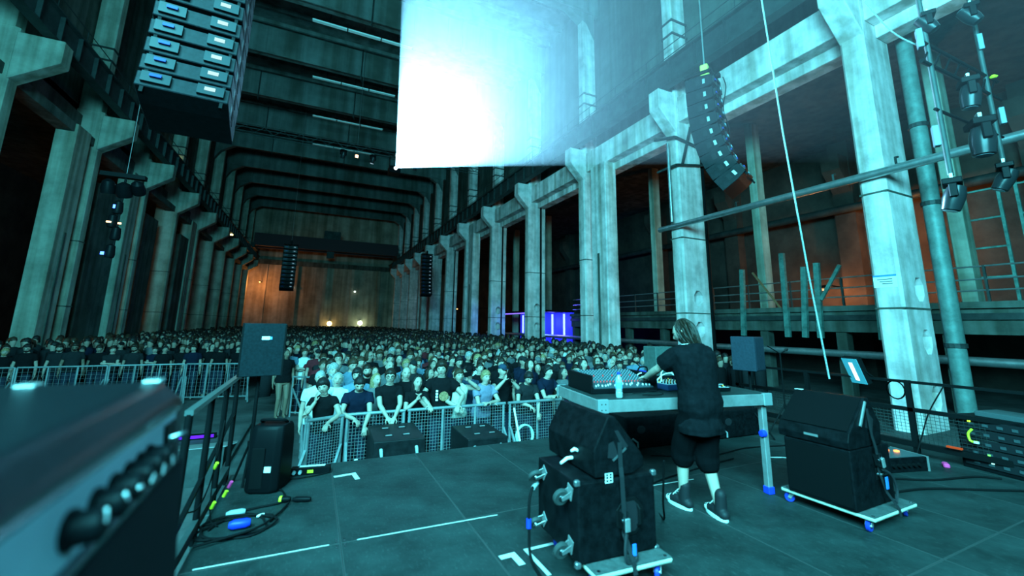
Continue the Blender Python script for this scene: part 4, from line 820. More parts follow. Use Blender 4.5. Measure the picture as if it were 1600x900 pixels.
# ================================================================ RIGGING
ARR = mat('array_black', (0.007, 0.008, 0.010), 0.45, spec=0.1, n_scale=20, n_amt=0.4, bump=0.1)
def line_array(label, top, yaw, tilts, W, D, h, leds, chain_to):
    root = thing('line_array', label, 'line array', top, (0, 0, yaw))
    side = [(0, -0.12*h), (D*0.35, 0.0), (D, 0.0), (D, -h), (D*0.35, -h), (0, -0.88*h)]
    MX = Matrix(((0, 1, 0, 0), (1, 0, 0, 0), (0, 0, 1, 0), (0, 0, 0, 1)))
    body = MB().prism(side, -W/2, W/2, M=MX).mesh('cabinet'); body.materials.append(ARR)
    plate = MB().box((-0.15*W, -0.035, -0.72*h), (0.15*W, 0.02, -0.2*h)).mesh('rear_panel'); plate.materials.append(mat('array_panel', (0.009, 0.012, 0.015), 0.4))
    scr = MB().box((-0.07*W, -0.042, -0.52*h), (0.05*W, -0.036, -0.34*h)).mesh('display'); scr.materials.append(leds)
    plug = MB().box((-0.06*W, -0.06, -0.5*h), (0.06*W, -0.036, -0.36*h)).mesh('plug'); plug.materials.append(mat('array_plug', (0.01, 0.02, 0.16), 0.4))
    pocket = MB().box((-0.004, -0.05, -0.07), (0.004, 0.05, 0.07)).mesh('handle_recess'); pocket.materials.append(INK)
    tick = MB().box((-0.005, -0.03, -0.06), (0.005, 0.03, 0.06)).mesh('side_plate'); tick.materials.append(ALU)
    link = MB().box((-0.015, -0.02, -h-0.04), (0.015, 0.02, -h+0.04)).mesh('rigging_link'); link.materials.append(BLACKM)
    T = Matrix.Identity(4)
    for k, a in enumerate(tilts):
        T = T @ Matrix.Translation((0, D, 0)) @ Matrix.Rotation(-math.radians(a), 4, 'X') @ Matrix.Translation((0, -D, 0))
        c = place(body, 'cabinet', root, bevel=0.008); c.matrix_local = T
        for s in (-1, 1):
            p = place(plate, 'rear_panel', c); p.location = (s*0.29*W, 0, 0)
            q = place(scr if s > 0 else plug, 'display' if s > 0 else 'plug', c); q.location = (s*0.29*W, 0, 0)
            r_ = place(pocket, 'handle_recess', c); r_.location = (s*(W/2+0.001), D*0.52, -h/2)
            r_ = place(tick, 'side_plate', c); r_.location = (s*(W/2+0.001), D*0.30, -h/2)
            r_ = place(link, 'rigging_link', c); r_.location = (s*0.42*W, 0.03, 0)
        T = T @ Matrix.Translation((0, 0, -h-0.016))
    fl = MB().box((-W/2, 0.0, 0.05), (W/2, 0.06, 0.13)).box((-W/2, D-0.1, 0.05), (W/2, D-0.04, 0.13)).box((-0.05, -0.1, 0.05), (0.05, D, 0.15)).box((-W/2, 0, 0.05), (-W/2+0.06, D, 0.12)).box((W/2-0.06, 0, 0.05), (W/2, D, 0.12))
    f_ = fl.build('fly_frame', BLACKM, root)
    MB().box((-0.09, D*0.4-0.09, 0.2), (0.09, D*0.4+0.09, 0.5)).build('hoist_motor', mat('hoist_yellow', (0.7, 0.6, 0.1), 0.5) if chain_to[1] else BLACKM, root, bevel=0.02)
    MB().cyl((0, D*0.4, 0.5), (0, D*0.4, chain_to[0] - top[2]), 0.018, 6).build('hoist_chain', PIPE, root)
    pts = []
    zz = sum(1 for _ in tilts)*h
    for k in range(12): pts.append((W*0.36 + 0.02*math.sin(k*2.1), -0.09 - 0.05*math.sin(k*1.3) - 0.0, 0.2 - k*zz/12.5))
    if not chain_to[2]: MB().tube(smooth_path(pts, 4), 0.012, 5).build('signal_cable', RUBBER, root, smooth=True)
    return root
LED = glow('amp_display', (0.6, 0.95, 1.0), 1.1)
LEDD = mat('amp_display_off', (0.55, 0.75, 0.9), 0.25, 0.3)
line_array('big line array hanging over the amplifier side with lit white displays', (-1.43, 5.22, 6.98), 0.06, [0.4]*7 + [1, 1, 1.5, 2, 2.5, 3], 0.78, 0.72, 0.236, LED, (ZROOF, False, True))
line_array('big curved line array hanging beside the performer column', (8.55, 6.35, 7.72), 0.42, [0, 1.5, 2, 2.5, 3.5, 4.5, 5.5, 7, 8], 0.86, 0.62, 0.335, LEDD, (ZROOF, True, False))
line_array('small distant line array hanging before the orange end wall', (-2.6, 46.0, 9.1), 0.0, [0, 0.5, 0.5, 1, 1, 1, 1.5, 2, 2, 3, 3], 1.25, 0.7, 0.40, glow('far_display', (0.4, 0.7, 0.9), 0.5), (ZROOF, False, True))
line_array('small distant line array hanging against the lit columns', (10.4, 43.0, 8.8), 0.0, [0, 0.5, 0.5, 1, 1, 1, 1.5, 2, 2, 3, 3], 1.15, 0.7, 0.39, MATS['far_display'], (ZROOF, False, True))

# moving-head lamps
def moving_head(label, loc, yaw, pitch, scale=1.0, lens=None, led=None):
    t = thing('moving_head_light', label, 'stage light', loc, (0, 0, yaw)); t.scale = (scale,)*3
    MB().box((-0.17, -0.12, 0.0), (0.17, 0.12, 0.10)).build('base', BLACKP, t, bevel=0.015, seg=2)
    MB().box((-0.05, -0.02, 0.10), (0.05, 0.02, 0.2)).build('clamp', ALU, t)
    for s in (-1, 1): MB().box((s*0.165-0.02, -0.05, -0.22), (s*0.165+0.02, 0.05, 0.0)).build('yoke_arm', BLACKP, t, bevel=0.01)
    M_ = Matrix.Translation((0, 0, -0.18)) @ Matrix.Rotation(pitch, 4, 'X')
    hd = MB().lathe([(0.06, 0.18), (0.11, 0.16), (0.135, 0.05), (0.14, -0.05), (0.125, -0.18), (0.12, -0.24), (0.10, -0.25)], 16, M=M_).build('lamp_head', mat('lamp_shell', (0.012, 0.014, 0.016), 0.3), t, smooth=True)
    MB().lathe([(0.098, -0.246), (0.09, -0.258), (0.01, -0.262)], 16, M=M_).build('lens', lens or mat('lens_glass', (0.10, 0.13, 0.15), 0.08), hd, smooth=True)
    if led: MB().box((-0.03, -0.125, 0.03), (0.03, -0.12, 0.06)).build('status_led', led, t)
    return t
# lighting ladder on the far side: two uprights, cross pipes, lamps, small blinders
ld = thing('lighting_ladder', 'hanging pipe frame carrying moving lamps beyond the notice column', 'truss', (7.0, 2.1, 0), (0, 0, 0.0))
for x, z0, z1 in ((0.0, 3.55, 8.6), (1.86, 4.1, 8.6)): MB().cyl((x, 0, z0), (x, 0, z1), 0.03, 10).build('upright', STEEL, ld, smooth=True)
for z in (5.35, 5.05): MB().cyl((-0.25, 0.0, z), (2.3, 0.0, z + 0.12), 0.026, 8).build('cross_pipe', BLACKM, ld, smooth=True)
for k in range(8): MB().bar((-0.2 + k*0.3, 0, 5.06 + k*0.014), (0.1 + k*0.3, 0, 5.37 + k*0.014), 0.018, 0.018).build('lacing', BLACKM, ld)
MB().cyl((-0.1, 0.0, 4.42), (2.05, 0.0, 4.5), 0.02, 8).build('cross_pipe', BLACKM, ld, smooth=True)
moving_head('upper moving lamp hanging in the lighting ladder', (7.95, 2.05, 5.02), 0.5, 0.1, 0.8)
moving_head('middle moving lamp with an orange status light in the lighting ladder', (7.95, 2.02, 4.38), 0.6, 0.05, 0.95, led=glow('amber_led', (1, 0.45, 0.05), 8))
moving_head('lowest moving lamp at the end of the inner ladder upright', (7.0, 2.1, 3.42), 0.3, 0.3, 0.75)
moving_head('lowest moving lamp at the end of the outer ladder upright', (8.86, 2.1, 3.97), 0.3, 0.5, 0.75)
moving_head('topmost lamp over the inner ladder upright', (7.0, 2.05, 5.72), 0.5, 2.6, 0.6)
moving_head('topmost lamp over the outer ladder upright', (8.6, 2.05, 6.45), 0.5, 2.6, 0.7)
for k, (x, z) in enumerate(((6.72, 4.0), (9.12, 4.85), (8.85, 6.0), (6.75, 5.35))):
    t = thing('blinder_lamp', f'small flat panel lamp on the lighting ladder, {["lowest", "beside the outer upright", "highest", "beside the inner truss end"][k]}', 'stage light', (x, 2.08, z), (0, 0, 0.5))
    MB().box((-0.045, -0.03, -0.13), (0.045, 0.03, 0.13)).build('panel', mat('pale_panel', (0.12, 0.16, 0.18), 0.4), t, bevel=0.006); MB().box((-0.01, 0.0, -0.02), (0.1, 0.02, 0.02)).build('clamp', BLACKM, t)
tg = MB().lathe([(0.03, 0), (0.05, 0.02), (0.02, 0.05)], 8).build('yellow_clamp', YELLOW, loc=(8.98, 2.05, 5.42)); tag(tg, 'yellow clamp on the outer ladder upright', 'clamp')
cable('thin pale cables dropping from the beam to the lighting ladder', [(6.0, 2.6, 7.2), (6.2, 2.5, 6.4), (6.55, 2.3, 5.6), (6.85, 2.12, 5.3)], 0.009, mat('pale_rope', (0.22, 0.25, 0.25)), 'hanging_cable')
# lamp cluster hanging before the dim columns
hp = thing('hanging_light_bar', 'dark hanging bar with a vertical row of small lamps before the dim columns', 'stage light', (-5.2, 15.0, 0))
MB().cyl((0, 0, 3.3), (0, 0, 5.7), 0.03, 8).build('drop_pipe', BLACKM, hp); MB().cyl((0, 0, 5.7), (0, 0, ZROOF), 0.008, 6).build('wire', PIPE, hp)
MB().box((-0.55, -0.1, 5.62), (0.45, 0.1, 5.74)).build('cross_bar', BLACKM, hp)
for x, z, r in ((-0.35, 5.35, 0.17), (0.0, 5.3, 0.2), (0.3, 5.4, 0.17)):
    MB().lathe([(0.04, 0.2), (r*0.8, 0.12), (r, -0.1), (r*0.9, -0.22)], 12, M=Matrix.Translation((x, 0, z)) @ Matrix.Rotation(0.6 + x, 4, 'X')).build('lamp_can', BLACKP, hp, smooth=True)
for x, z in ((-0.05, 4.75), (-0.12, 4.35), (0.0, 4.0), (-0.05, 3.5)):
    MB().lathe([(0.03, 0.2), (0.1, 0.15), (0.12, -0.1), (0.1, -0.18)], 12, M=Matrix.Translation((x, 0, z))).build('small_can', BLACKP, hp, smooth=True)
MB().box((-0.2, -0.13, 3.38), (-0.13, -0.1, 3.46)).build('blue_led', glow('blue_led', (0.05, 0.15, 1.0), 8), hp); MB().box((-0.12, -0.13, 4.7), (-0.08, -0.1, 4.8)).build('blue_led', MATS['blue_led'], hp)
MB().box((-0.2, -0.14, 4.28), (-0.1, -0.11, 4.32)).build('warm_led', glow('warm_led', (1, 0.6, 0.3), 5), hp); MB().box((0.05, -0.14, 4.26), (0.12, -0.11, 4.3)).build('warm_led', MATS['warm_led'], hp)
# cross truss carrying the projector
tr = thing('projector_truss', 'dark lattice truss hung across the hall under the roof', 'truss', (0, 33.4, 15.0))
for y in (-0.25, 0.25):
    for z in (0.0, 0.5): MB().cyl((-9.2, y, z), (12.4, y, z), 0.035, 8).build('chord', STEEL, tr)
for k in range(36):
    x = -9.2 + k*0.6; MB().bar((x, -0.25, 0.0 if k % 2 else 0.5), (x+0.6, -0.25, 0.5 if k % 2 else 0.0), 0.035, 0.035).build('lattice', STEEL, tr)
for x in (-7, 2, 10.5): MB().cyl((x, 0, 0.5), (x, 0, 8.99), 0.02, 6).build('truss_hoist', PIPE, tr)
pj = thing('video_projector', 'video projector blazing white under the cross truss', 'projector', PROJ)
MB().box((-0.45, 0.0, -0.28), (0.45, 1.0, 0.28)).build('case', BLACKP, pj, bevel=0.03)
MB().lathe([(0.16, 0.0), (0.16, 0.25), (0.12, 0.26)], 18, M=Matrix.Rotation(PI/2, 4, 'X')).build('lens_barrel', BLACKM, pj, smooth=True)
MB().lathe([(0.11, 0.262), (0.10, 0.275), (0.01, 0.28)], 18, M=Matrix.Rotation(PI/2, 4, 'X')).build('lens', glow('projector_lens', (0.75, 0.93, 1.0), 220), pj, smooth=True)
for x in (-0.4, 0.4): MB().box((x-0.03, 0.3, 0.28), (x+0.03, 0.5, 1.06)).box((x-0.03, 0.1, 1.0), (x+0.03, 0.7, 1.06)).build('hanger', BLACKM, pj)
for k, (x, z) in enumerate(((3.2, 14.73), (1.0, 14.73), (6.6, 14.73))):
    moving_head(['small lamp hanging under the truss beside the projector', 'small lamp farther along the cross truss', 'small lamp beyond the projector on the cross truss'][k], (x, 33.15, z), 0.3, 0.4, 1.3, lens=glow('far_lens', (0.6, 0.85, 1.0), 2.5) if k == 0 else None)
o = tag(MB().box((-0.12, -0.1, -0.1), (0.12, 0.1, 0.1)).build('exit_light', glow('warm_exit', (1.0, 0.55, 0.3), 8), loc=(2.4, 40.0, 17.2)), 'tiny warm light under the roof beyond the truss', 'lamp')
MB().cyl((0, 0, 0.1), (0, 0, 6.6), 0.012, 6).build('wire', BLACKM, o)
for k, (x, y, z) in enumerate(((-9.98, 60.0, 12.08), (-11.4, 41.37, 14.8))):
    o = tag(MB().box((-0.13, -0.1, -0.06), (0.13, 0.1, 0.06)).build('bulkhead_lamp', glow('yellow_lamp', (1, 0.9, 0.35), 9), loc=(x, y, z)), ['small yellow lamp far along the dim girder', 'small yellow lamp high on the dim upper columns'][k], 'lamp')
    MB().box((-0.16, 0.1, -0.08), (0.16, 0.14, 0.08)).build('back_plate', BLACKM, o)
# light of the projector and the haze it shines through
DIRS = [(-0.072, 0.333), (0.145, 0.362), (0.160, 0.105), (-0.062, 0.085)]
sp_ = lamp('projector_light', 'SPOT', PROJ + Vector((0, -0.35, 0)), 480000, (0.24, 0.70, 1.0), rot=(PI/2, 0, PI), spot_size=math.radians(60), spot_blend=0.0, shadow_soft_size=0.05)
# the projector throws a rectangle, not a cone: a gate in the lamp's own frame keeps only the picture area
def gate(l):
    l.use_nodes = True; nt = l.node_tree; N = nt.nodes; L = nt.links; em = N['Emission']
    tc = N.new('ShaderNodeTexCoord'); sx = N.new('ShaderNodeSeparateXYZ'); L.new(tc.outputs['Normal'], sx.inputs[0])
    def mth(op, a, b):
        n = N.new('ShaderNodeMath'); n.operation = op
        for i, q in enumerate((a, b)):
            if isinstance(q, (int, float)): n.inputs[i].default_value = q
            else: L.new(q, n.inputs[i])
        return n.outputs[0]
    az = mth('ABSOLUTE', sx.outputs[2], 0); u = mth('DIVIDE', sx.outputs[0], az); v = mth('DIVIDE', sx.outputs[1], az)
    f = None
    for q, lo, hi in ((u, GATE[0], GATE[1]), (v, GATE[2], GATE[3])):
        for o in (mth('GREATER_THAN', q, lo), mth('LESS_THAN', q, hi)): f = o if f is None else mth('MULTIPLY', f, o)
    L.new(f, em.inputs['Strength'])
GATE = (-0.076, 0.165, -0.365, -0.08)
gate(sp_.data)
apex = PROJ + Vector((0, -0.3, 0))
def beam_pts(l): return [apex + Vector((-dx*l, -l, -dz*l)) for dx, dz in DIRS]
mb = MB(); mb.add(beam_pts(0.35) + beam_pts(36.5), ((0,1,2,3),(7,6,5,4),(0,4,5,1),(1,5,6,2),(2,6,7,3),(3,7,4,0)))
hz = bpy.data.materials.new('haze'); hz.use_nodes = True; nt = hz.node_tree; nt.nodes.remove(nt.nodes['Principled BSDF'])
vs_ = nt.nodes.new('ShaderNodeVolumeScatter'); vs_.inputs['Color'].default_value = (0.8, 0.95, 1.0, 1); vs_.inputs['Density'].default_value = 0.017; vs_.inputs['Anisotropy'].default_value = 0.74
# haze density lowered towards the stage to fade the beam over the line array
tc_ = nt.nodes.new('ShaderNodeTexCoord'); sx_ = nt.nodes.new('ShaderNodeSeparateXYZ'); mr_ = nt.nodes.new('ShaderNodeMapRange'); mr_.interpolation_type = 'SMOOTHSTEP'
mr_.inputs['From Min'].default_value = 3.0; mr_.inputs['From Max'].default_value = 19.0; mr_.inputs['To Min'].default_value = 0.011; mr_.inputs['To Max'].default_value = 0.024
nt.links.new(tc_.outputs['Object'], sx_.inputs[0]); nt.links.new(sx_.outputs[1], mr_.inputs['Value']); nt.links.new(mr_.outputs[0], vs_.inputs['Density'])
nt.links.new(vs_.outputs[0], nt.nodes['Material Output'].inputs['Volume'])
MATS['haze'] = hz
o = mb.build('haze', hz); tag(o, 'shaft of lit haze fanning out from the projector', 'haze', kind='stuff')

# ================================================================ BARRIERS AND PIT
def barrier(label, a, b, z0, h, uprights, group=None, grid=0.05, name='crowd_barrier', m=ZINC, braces=True):
    t = thing(name, label, 'barrier', (a[0], a[1], z0), group=group)
    d = Vector((b[0]-a[0], b[1]-a[1], 0)); L_ = d.length; d.normalize()
    for z in (h, 0.12): MB().cyl((0, 0, z), d*L_ + Vector((0, 0, z)), 0.026 if z == h else 0.02, 10).build('rail', m, t, smooth=True)
    for u in uprights: MB().cyl(d*(u*L_) + Vector((0, 0, 0)), d*(u*L_) + Vector((0, 0, h)), 0.024, 8).build('upright', m, t, smooth=True)
    wire_grid('mesh_infill', t, (0, 0, 0.12), d, (0, 0, 1), L_, h-0.14, grid, 0.0035, m)
    for u in (0.02, 0.98) if braces else (): MB().bar(d*(u*L_) + Vector((0, 0, 0.75)), d*(u*L_) + Vector((-d.y*0.7, d.x*-0.7, 0.03)), 0.035, 0.035).build('brace', m, t)
    return t
barrier('short angled barrier panel at the amplifier-side end', (0.06, 6.92), (0.56, 7.12), FLOOR, 1.15, (0.04, 0.96), grid=0.04)
barrier('mesh crowd barrier panel behind the first pit subwoofer', (0.60, 7.15), (1.49, 7.15), FLOOR, 1.15, (0.02, 0.98))
barrier('mesh crowd barrier panel in the middle of the front row', (1.53, 7.15), (3.28, 7.15), FLOOR, 1.15, (0.02, 0.34, 0.67, 0.98))
barrier('mesh crowd barrier panel ending behind the table', (3.34, 7.15), (5.1, 7.15), FLOOR, 1.15, (0.02, 0.34, 0.67, 0.98))
barrier('mesh crowd barrier panel beyond the table', (5.14, 7.15), (6.9, 7.15), FLOOR, 1.15, (0.02, 0.34, 0.67, 0.98))
def pit_sub(label, x0, y0, w_, d_, top, rz):
    t = thing('pit_subwoofer', label, 'subwoofer', (x0, y0, FLOOR), (0, 0, rz))
    MB().box((0, 0, 0.02), (w_, d_, top - FLOOR)).build('body', mat('pit_black', (0.007, 0.008, 0.009), 0.45, spec=0.1, n_scale=10, n_amt=0.4, bump=0.1), t, bevel=0.012, seg=2)
    for x in (0.1, w_-0.1): MB().box((x-0.04, 0.02, 0), (x+0.04, d_-0.02, 0.02)).build('skid', RUBBER, t)
    for x, y in ((0.22, 0.25), (0.46, 0.25), (0.22, 0.68), (0.46, 0.68)):
        p = MB().box((x-0.06, y-0.035, top-FLOOR-0.002), (x+0.06, y+0.035, top-FLOOR+0.004)).build('handle_plate', INK, t)
        MB().box((x-0.045, y-0.012, top-FLOOR+0.004), (x+0.045, y+0.012, top-FLOOR+0.018)).build('grip', ALU, p, bevel=0.005)
    for x in (0.1, w_-0.12): MB().tube([(x, 0, top-FLOOR-0.10), (x, -0.035, top-FLOOR-0.12), (x+0.01, -0.045, top-FLOOR-0.2), (x+0.015, -0.03, top-FLOOR-0.3)], [0.022, 0.022, 0.018, 0.012], 10).build('cable_plug', mat('grey_plug', (0.5, 0.53, 0.54), 0.4), t, smooth=True)
    return t
pit_sub('black pit subwoofer before the barrier, one nearer the amplifier', 0.86, 5.98, 0.68, 0.98, 0.11, -0.04)
pit_sub('black pit subwoofer before the barrier, one nearer the table', 2.16, 5.95, 0.62, 0.90, 0.02, -0.02)
o = MB().tube(smooth_path([(3.58 + 0.16*math.cos(a)*(1+0.1*math.sin(3*a)), 6.98 - 0.01*k/8, -0.30 + 0.2*math.sin(a)) for k, a in enumerate(np.linspace(0, 2*PI*5, 42))], 2), 0.014, 6).build('hose_coil', mat('pale_green_hose', (0.42, 0.58, 0.52), 0.5), smooth=True); tag(o, 'pale green cable coil hung on the crowd barrier', 'cable coil')
o = MB().tube([(3.36, 6.95, 0.2), (3.48, 6.7, FLOOR+0.03)], 0.018, 8).build('white_pole', PAPER, smooth=True); tag(o, 'white pole leaning against the crowd barrier', 'pole')
o = thing('plastic_bag', 'crumpled white plastic bag beside the first pit subwoofer', 'bag', (0.66, 6.0, -0.22))
mb = MB(); vs = []; fs = []
for i in range(7):
    for j in range(10):
        t_ = PI*i/6; p_ = 2*PI*j/10; r_ = 0.08*(1 + 0.35*mnoise.noise(Vector((i*1.3, j*1.1, 0.4))))
        vs.append((r_*math.sin(t_)*math.cos(p_), r_*math.sin(t_)*math.sin(p_), 0.09*math.cos(t_)))
for i in range(6):
    for j in range(10): fs.append((i*10+j, i*10+(j+1) % 10, (i+1)*10+(j+1) % 10, (i+1)*10+j))
mb.add(vs, fs); mb.build('sheet', PAPER, o); MB().box((-0.02, -0.02, 0.07), (0.02, 0.02, 0.14)).build('knot', PAPER, o)
o2 = thing('pit_crate', 'dark crate in the pit carrying the plastic bag', 'crate', (0.66, 6.05, FLOOR)); MB().box((-0.16, -0.2, 0), (0.16, 0.2, 0.58)).build('box', CASEB, o2, bevel=0.01); MB().box((-0.17, -0.21, 0.54), (0.17, 0.21, 0.585)).build('lid', CASEB, o2)
# cross barrier before the dim-side crowd, ramp and side rails
for k, (x0, x1) in enumerate(((-9.4, -7.5), (-7.45, -5.5), (-5.45, -3.6), (-3.55, -1.75))):
    barrier(f'railing panel before the dim-side crowd, {["farthest from", "third from", "second from", "next to"][k]} the pole speaker', (x0, 17.0), (x1, 16.6 if k == 3 else 17.0), FLOOR, 1.15, (0.0, 0.33, 0.66, 1.0), 'railing before the dim-side crowd', 0.12)
barrier('low side railing beside the white-shirted man', (-0.35, 13.3), (0.1, 13.0), FLOOR, 1.05, (0.02, 0.98), grid=0.2)
barrier('long side barrier running back from the front row', (0.05, 7.0), (-0.05, 12.8), FLOOR, 1.1, (0.0, 0.2, 0.4, 0.6, 0.8, 1.0), grid=0.2, braces=False)
rp = thing('cable_ramp', 'flat teal-lit walkway plate beside the crowd barrier', 'ramp', (-0.98, 6.2, FLOOR))
MB().box((0, 0, 0.0), (0.6, 5.0, 0.35)).build('plate', mat('ramp_grey', (0.04, 0.048, 0.048), 0.6, n_scale=3, n_amt=0.3), rp, bevel=0.01); MB().box((-0.04, 0, 0.0), (0.0, 5.0, 0.42)).build('kerb', STEEL, rp)
MB().box((0.6, 0, 0.0), (0.64, 5.0, 0.42)).build('kerb', STEEL, rp)
rp = thing('entry_ramp', 'corrugated ramp lit violet beyond the stage railing', 'ramp', (-3.6, 8.4, FLOOR))
MB().prism([(0, 0), (2.4, 0), (2.4, 0.06), (0, 0.55)], 0, 2.5, M=Matrix(((0, 1, 0, 0), (1, 0, 0, 0), (0, 0, 1, 0), (0, 0, 0, 1))) @ Matrix.Identity(4)).build('slope', mat('ramp_grey', (0.14, 0.16, 0.16), 0.6), rp)
for k in range(24): MB().box((0.0, 0.1 + k*0.095, 0.55 - (0.1 + k*0.095)*0.204), (2.5, 0.13 + k*0.095, 0.565 - (0.1 + k*0.095)*0.204)).build('rib', ALU, rp)
t = thing('violet_uplight', 'violet strip light at the foot of the corrugated ramp', 'lamp', (-2.2, 11.6, FLOOR))
MB().box((-0.5, -0.06, 0.0), (0.5, 0.06, 0.10)).build('housing', BLACKP, t); MB().box((-0.46, -0.065, 0.03), (0.46, -0.06, 0.09)).build('diffuser', glow('violet_tube', (0.10, 0.006, 1.0), 2.2), t)
# ================================================================ PEOPLE
DG = bpy.context.evaluated_depsgraph_get
def remesh(mb, voxel, smooth=2):
    me = mb.mesh('tmp'); o = bpy.data.objects.new('tmp', me); C.objects.link(o)
    r = o.modifiers.new('r', 'REMESH'); r.mode = 'VOXEL'; r.voxel_size = voxel; r.use_smooth_shade = True
    if smooth:
        s = o.modifiers.new('s', 'SMOOTH'); s.iterations = smooth; s.factor = 0.5
    bpy.context.view_layer.update()
    out = bpy.data.meshes.new_from_object(o.evaluated_get(DG())); bpy.data.objects.remove(o); bpy.data.meshes.remove(me)
    return out
def limb(mb, pts, radii, n=10):
    P_ = [Vector(p) for p in pts]; R_ = list(radii)
    d0 = (P_[0]-P_[1]).normalized(); d1 = (P_[-1]-P_[-2]).normalized()
    P_ = [P_[0]+d0*R_[0]*0.9, P_[0]+d0*R_[0]*0.55] + P_ + [P_[-1]+d1*R_[-1]*0.55, P_[-1]+d1*R_[-1]*0.9]
    R_ = [R_[0]*0.35, R_[0]*0.8] + R_ + [R_[-1]*0.8, R_[-1]*0.35]
    mb.tube(P_, R_, n)
def loft(mb, rings, n=16):
    """rings: (centre, rx, ry, rotation matrix, squareness)"""
    vs = []; fs = []
    for c, rx, ry, M in rings:
        for j in range(n):
            t = 2*PI*j/n; ct, st = math.cos(t), math.sin(t)
            p = Vector((rx*math.copysign(abs(ct)**0.85, ct), ry*math.copysign(abs(st)**0.85, st), 0)); vs.append(Vector(c) + M @ p)
    k = len(rings)
    for i in range(k-1):
        for j in range(n):
            j2 = (j+1) % n; fs.append((i*n+j, i*n+j2, (i+1)*n+j2, (i+1)*n+j))
    fs += [tuple(range(n))[::-1], tuple((k-1)*n+j for j in range(n))]
    mb.add(vs, fs)
def g(x, m, s): return math.exp(-((x-m)/s)**2)
def head_point(th, ph):
    """head surface, face towards -y; th from the crown, ph round from +x"""
    st, ct = math.sin(th), math.cos(th); dx, dy, dz = st*math.cos(ph), st*math.sin(ph), ct
    x, y, z = 0.077*dx, 0.096*dy, 0.113*dz
    if dz < 0: x *= 1 - 0.30*(-dz)**1.5; y = y*(1 - 0.25*(-dz)) + (-0.014)*(-dz)       # jaw
    if dy > 0: y *= 1.03; z += 0.006*dy
    f = max(0.0, -dy)
    y -= f*(0.024*g(x, 0, 0.013)*g(z, -0.022, 0.018) + 0.013*g(x, 0, 0.010)*g(z, 0.0, 0.02))      # nose
    y += f*0.012*(g(x, 0.031, 0.017)+g(x, -0.031, 0.017))*g(z, 0.008, 0.012)                       # eye sockets
    y -= f*0.006*(g(x, 0.03, 0.026)+g(x, -0.03, 0.026))*g(z, 0.03, 0.010)                          # brows
    y -= f*0.006*g(x, 0, 0.022)*g(z, -0.058, 0.008)                                               # mouth
    y -= f*0.009*g(x, 0, 0.020)*g(z, -0.094, 0.014)                                               # chin
    return Vector((x, y, z))
def head_grid(fn, nt=30, nph=40):
    vs = []; fs = []
    for i in range(nt+1):
        for j in range(nph): vs.append(fn(max(0.02, min(PI-0.02, PI*i/nt)), 2*PI*j/nph))
    for i in range(nt):
        for j in range(nph):
            j2 = (j+1) % nph; fs.append((i*nph+j, (i+1)*nph+j, (i+1)*nph+j2, i*nph+j2))
    fs += [tuple(range(nph)), tuple(nt*nph+j for j in range(nph))[::-1]]
    return vs, fs
def ik(S, W, a, b, hint):
    S = Vector(S); W = Vector(W); d = W-S; L = d.length
    if L > (a+b)*0.985: W = S + d.normalized()*(a+b)*0.985; d = W-S; L = d.length
    u = d.normalized(); t = (a*a - b*b + L*L)/(2*L); h = math.sqrt(max(0, a*a - t*t))
    hv = Vector(hint); hv = hv - u*hv.dot(u)
    if hv.length < 1e-5: hv = u.orthogonal()
    return S + u*t + hv.normalized()*h, W
def hand(mb, W, d, n_, side, curl=0.5, sp=0.0):
    """palm from the wrist along d; n_ = palm normal (fingers curl towards it); side +1 puts the thumb at +s"""
    d = d.normalized(); n_ = (n_ - d*n_.dot(d)).normalized(); s = d.cross(n_)*side
    def PT(a, b, c): return W + d*a + s*b + n_*c
    vs = []; fs = []; prof = [(-0.01, 0.024, 0.017), (0.02, 0.032, 0.017), (0.06, 0.041, 0.016), (0.088, 0.040, 0.013)]
    for a, rw, rt in prof:
        for j in range(10):
            t = 2*PI*j/10; vs.append(PT(a, rw*math.cos(t), rt*math.sin(t)))
    for i in range(3):
        for j in range(10): j2 = (j+1) % 10; fs.append((i*10+j, i*10+j2, (i+1)*10+j2, (i+1)*10+j))
    fs += [tuple(range(10))[::-1], tuple(30+j for j in range(10))]; mb.add(vs, fs)
    for k, (off, L) in enumerate(((0.033, 0.068), (0.011, 0.080), (-0.011, 0.075), (-0.033, 0.058))):
        b0 = PT(0.078, off, 0); ang = curl*0.7; fan = off*2.4
        d1 = (d*math.cos(ang) + n_*math.sin(ang) + s*fan).normalized(); b1 = b0 + d1*L*0.5
        a2 = ang + curl*1.1; d2 = (d*math.cos(a2) + n_*math.sin(a2) + s*fan).normalized(); b2 = b1 + d2*L*0.5
        limb(mb, [b0, b1, b2], [0.0088, 0.0083, 0.0072], 8)
    b0 = PT(0.018, 0.028, 0.004); d1 = (d*0.62 + s*0.72 + n_*0.25).normalized(); b1 = b0 + d1*0.042; d2 = (d*0.9 + s*0.25 + n_*(0.25+0.5*curl)).normalized()
    limb(mb, [b0, b1, b1 + d2*0.032], [0.012, 0.0105, 0.0085], 8)
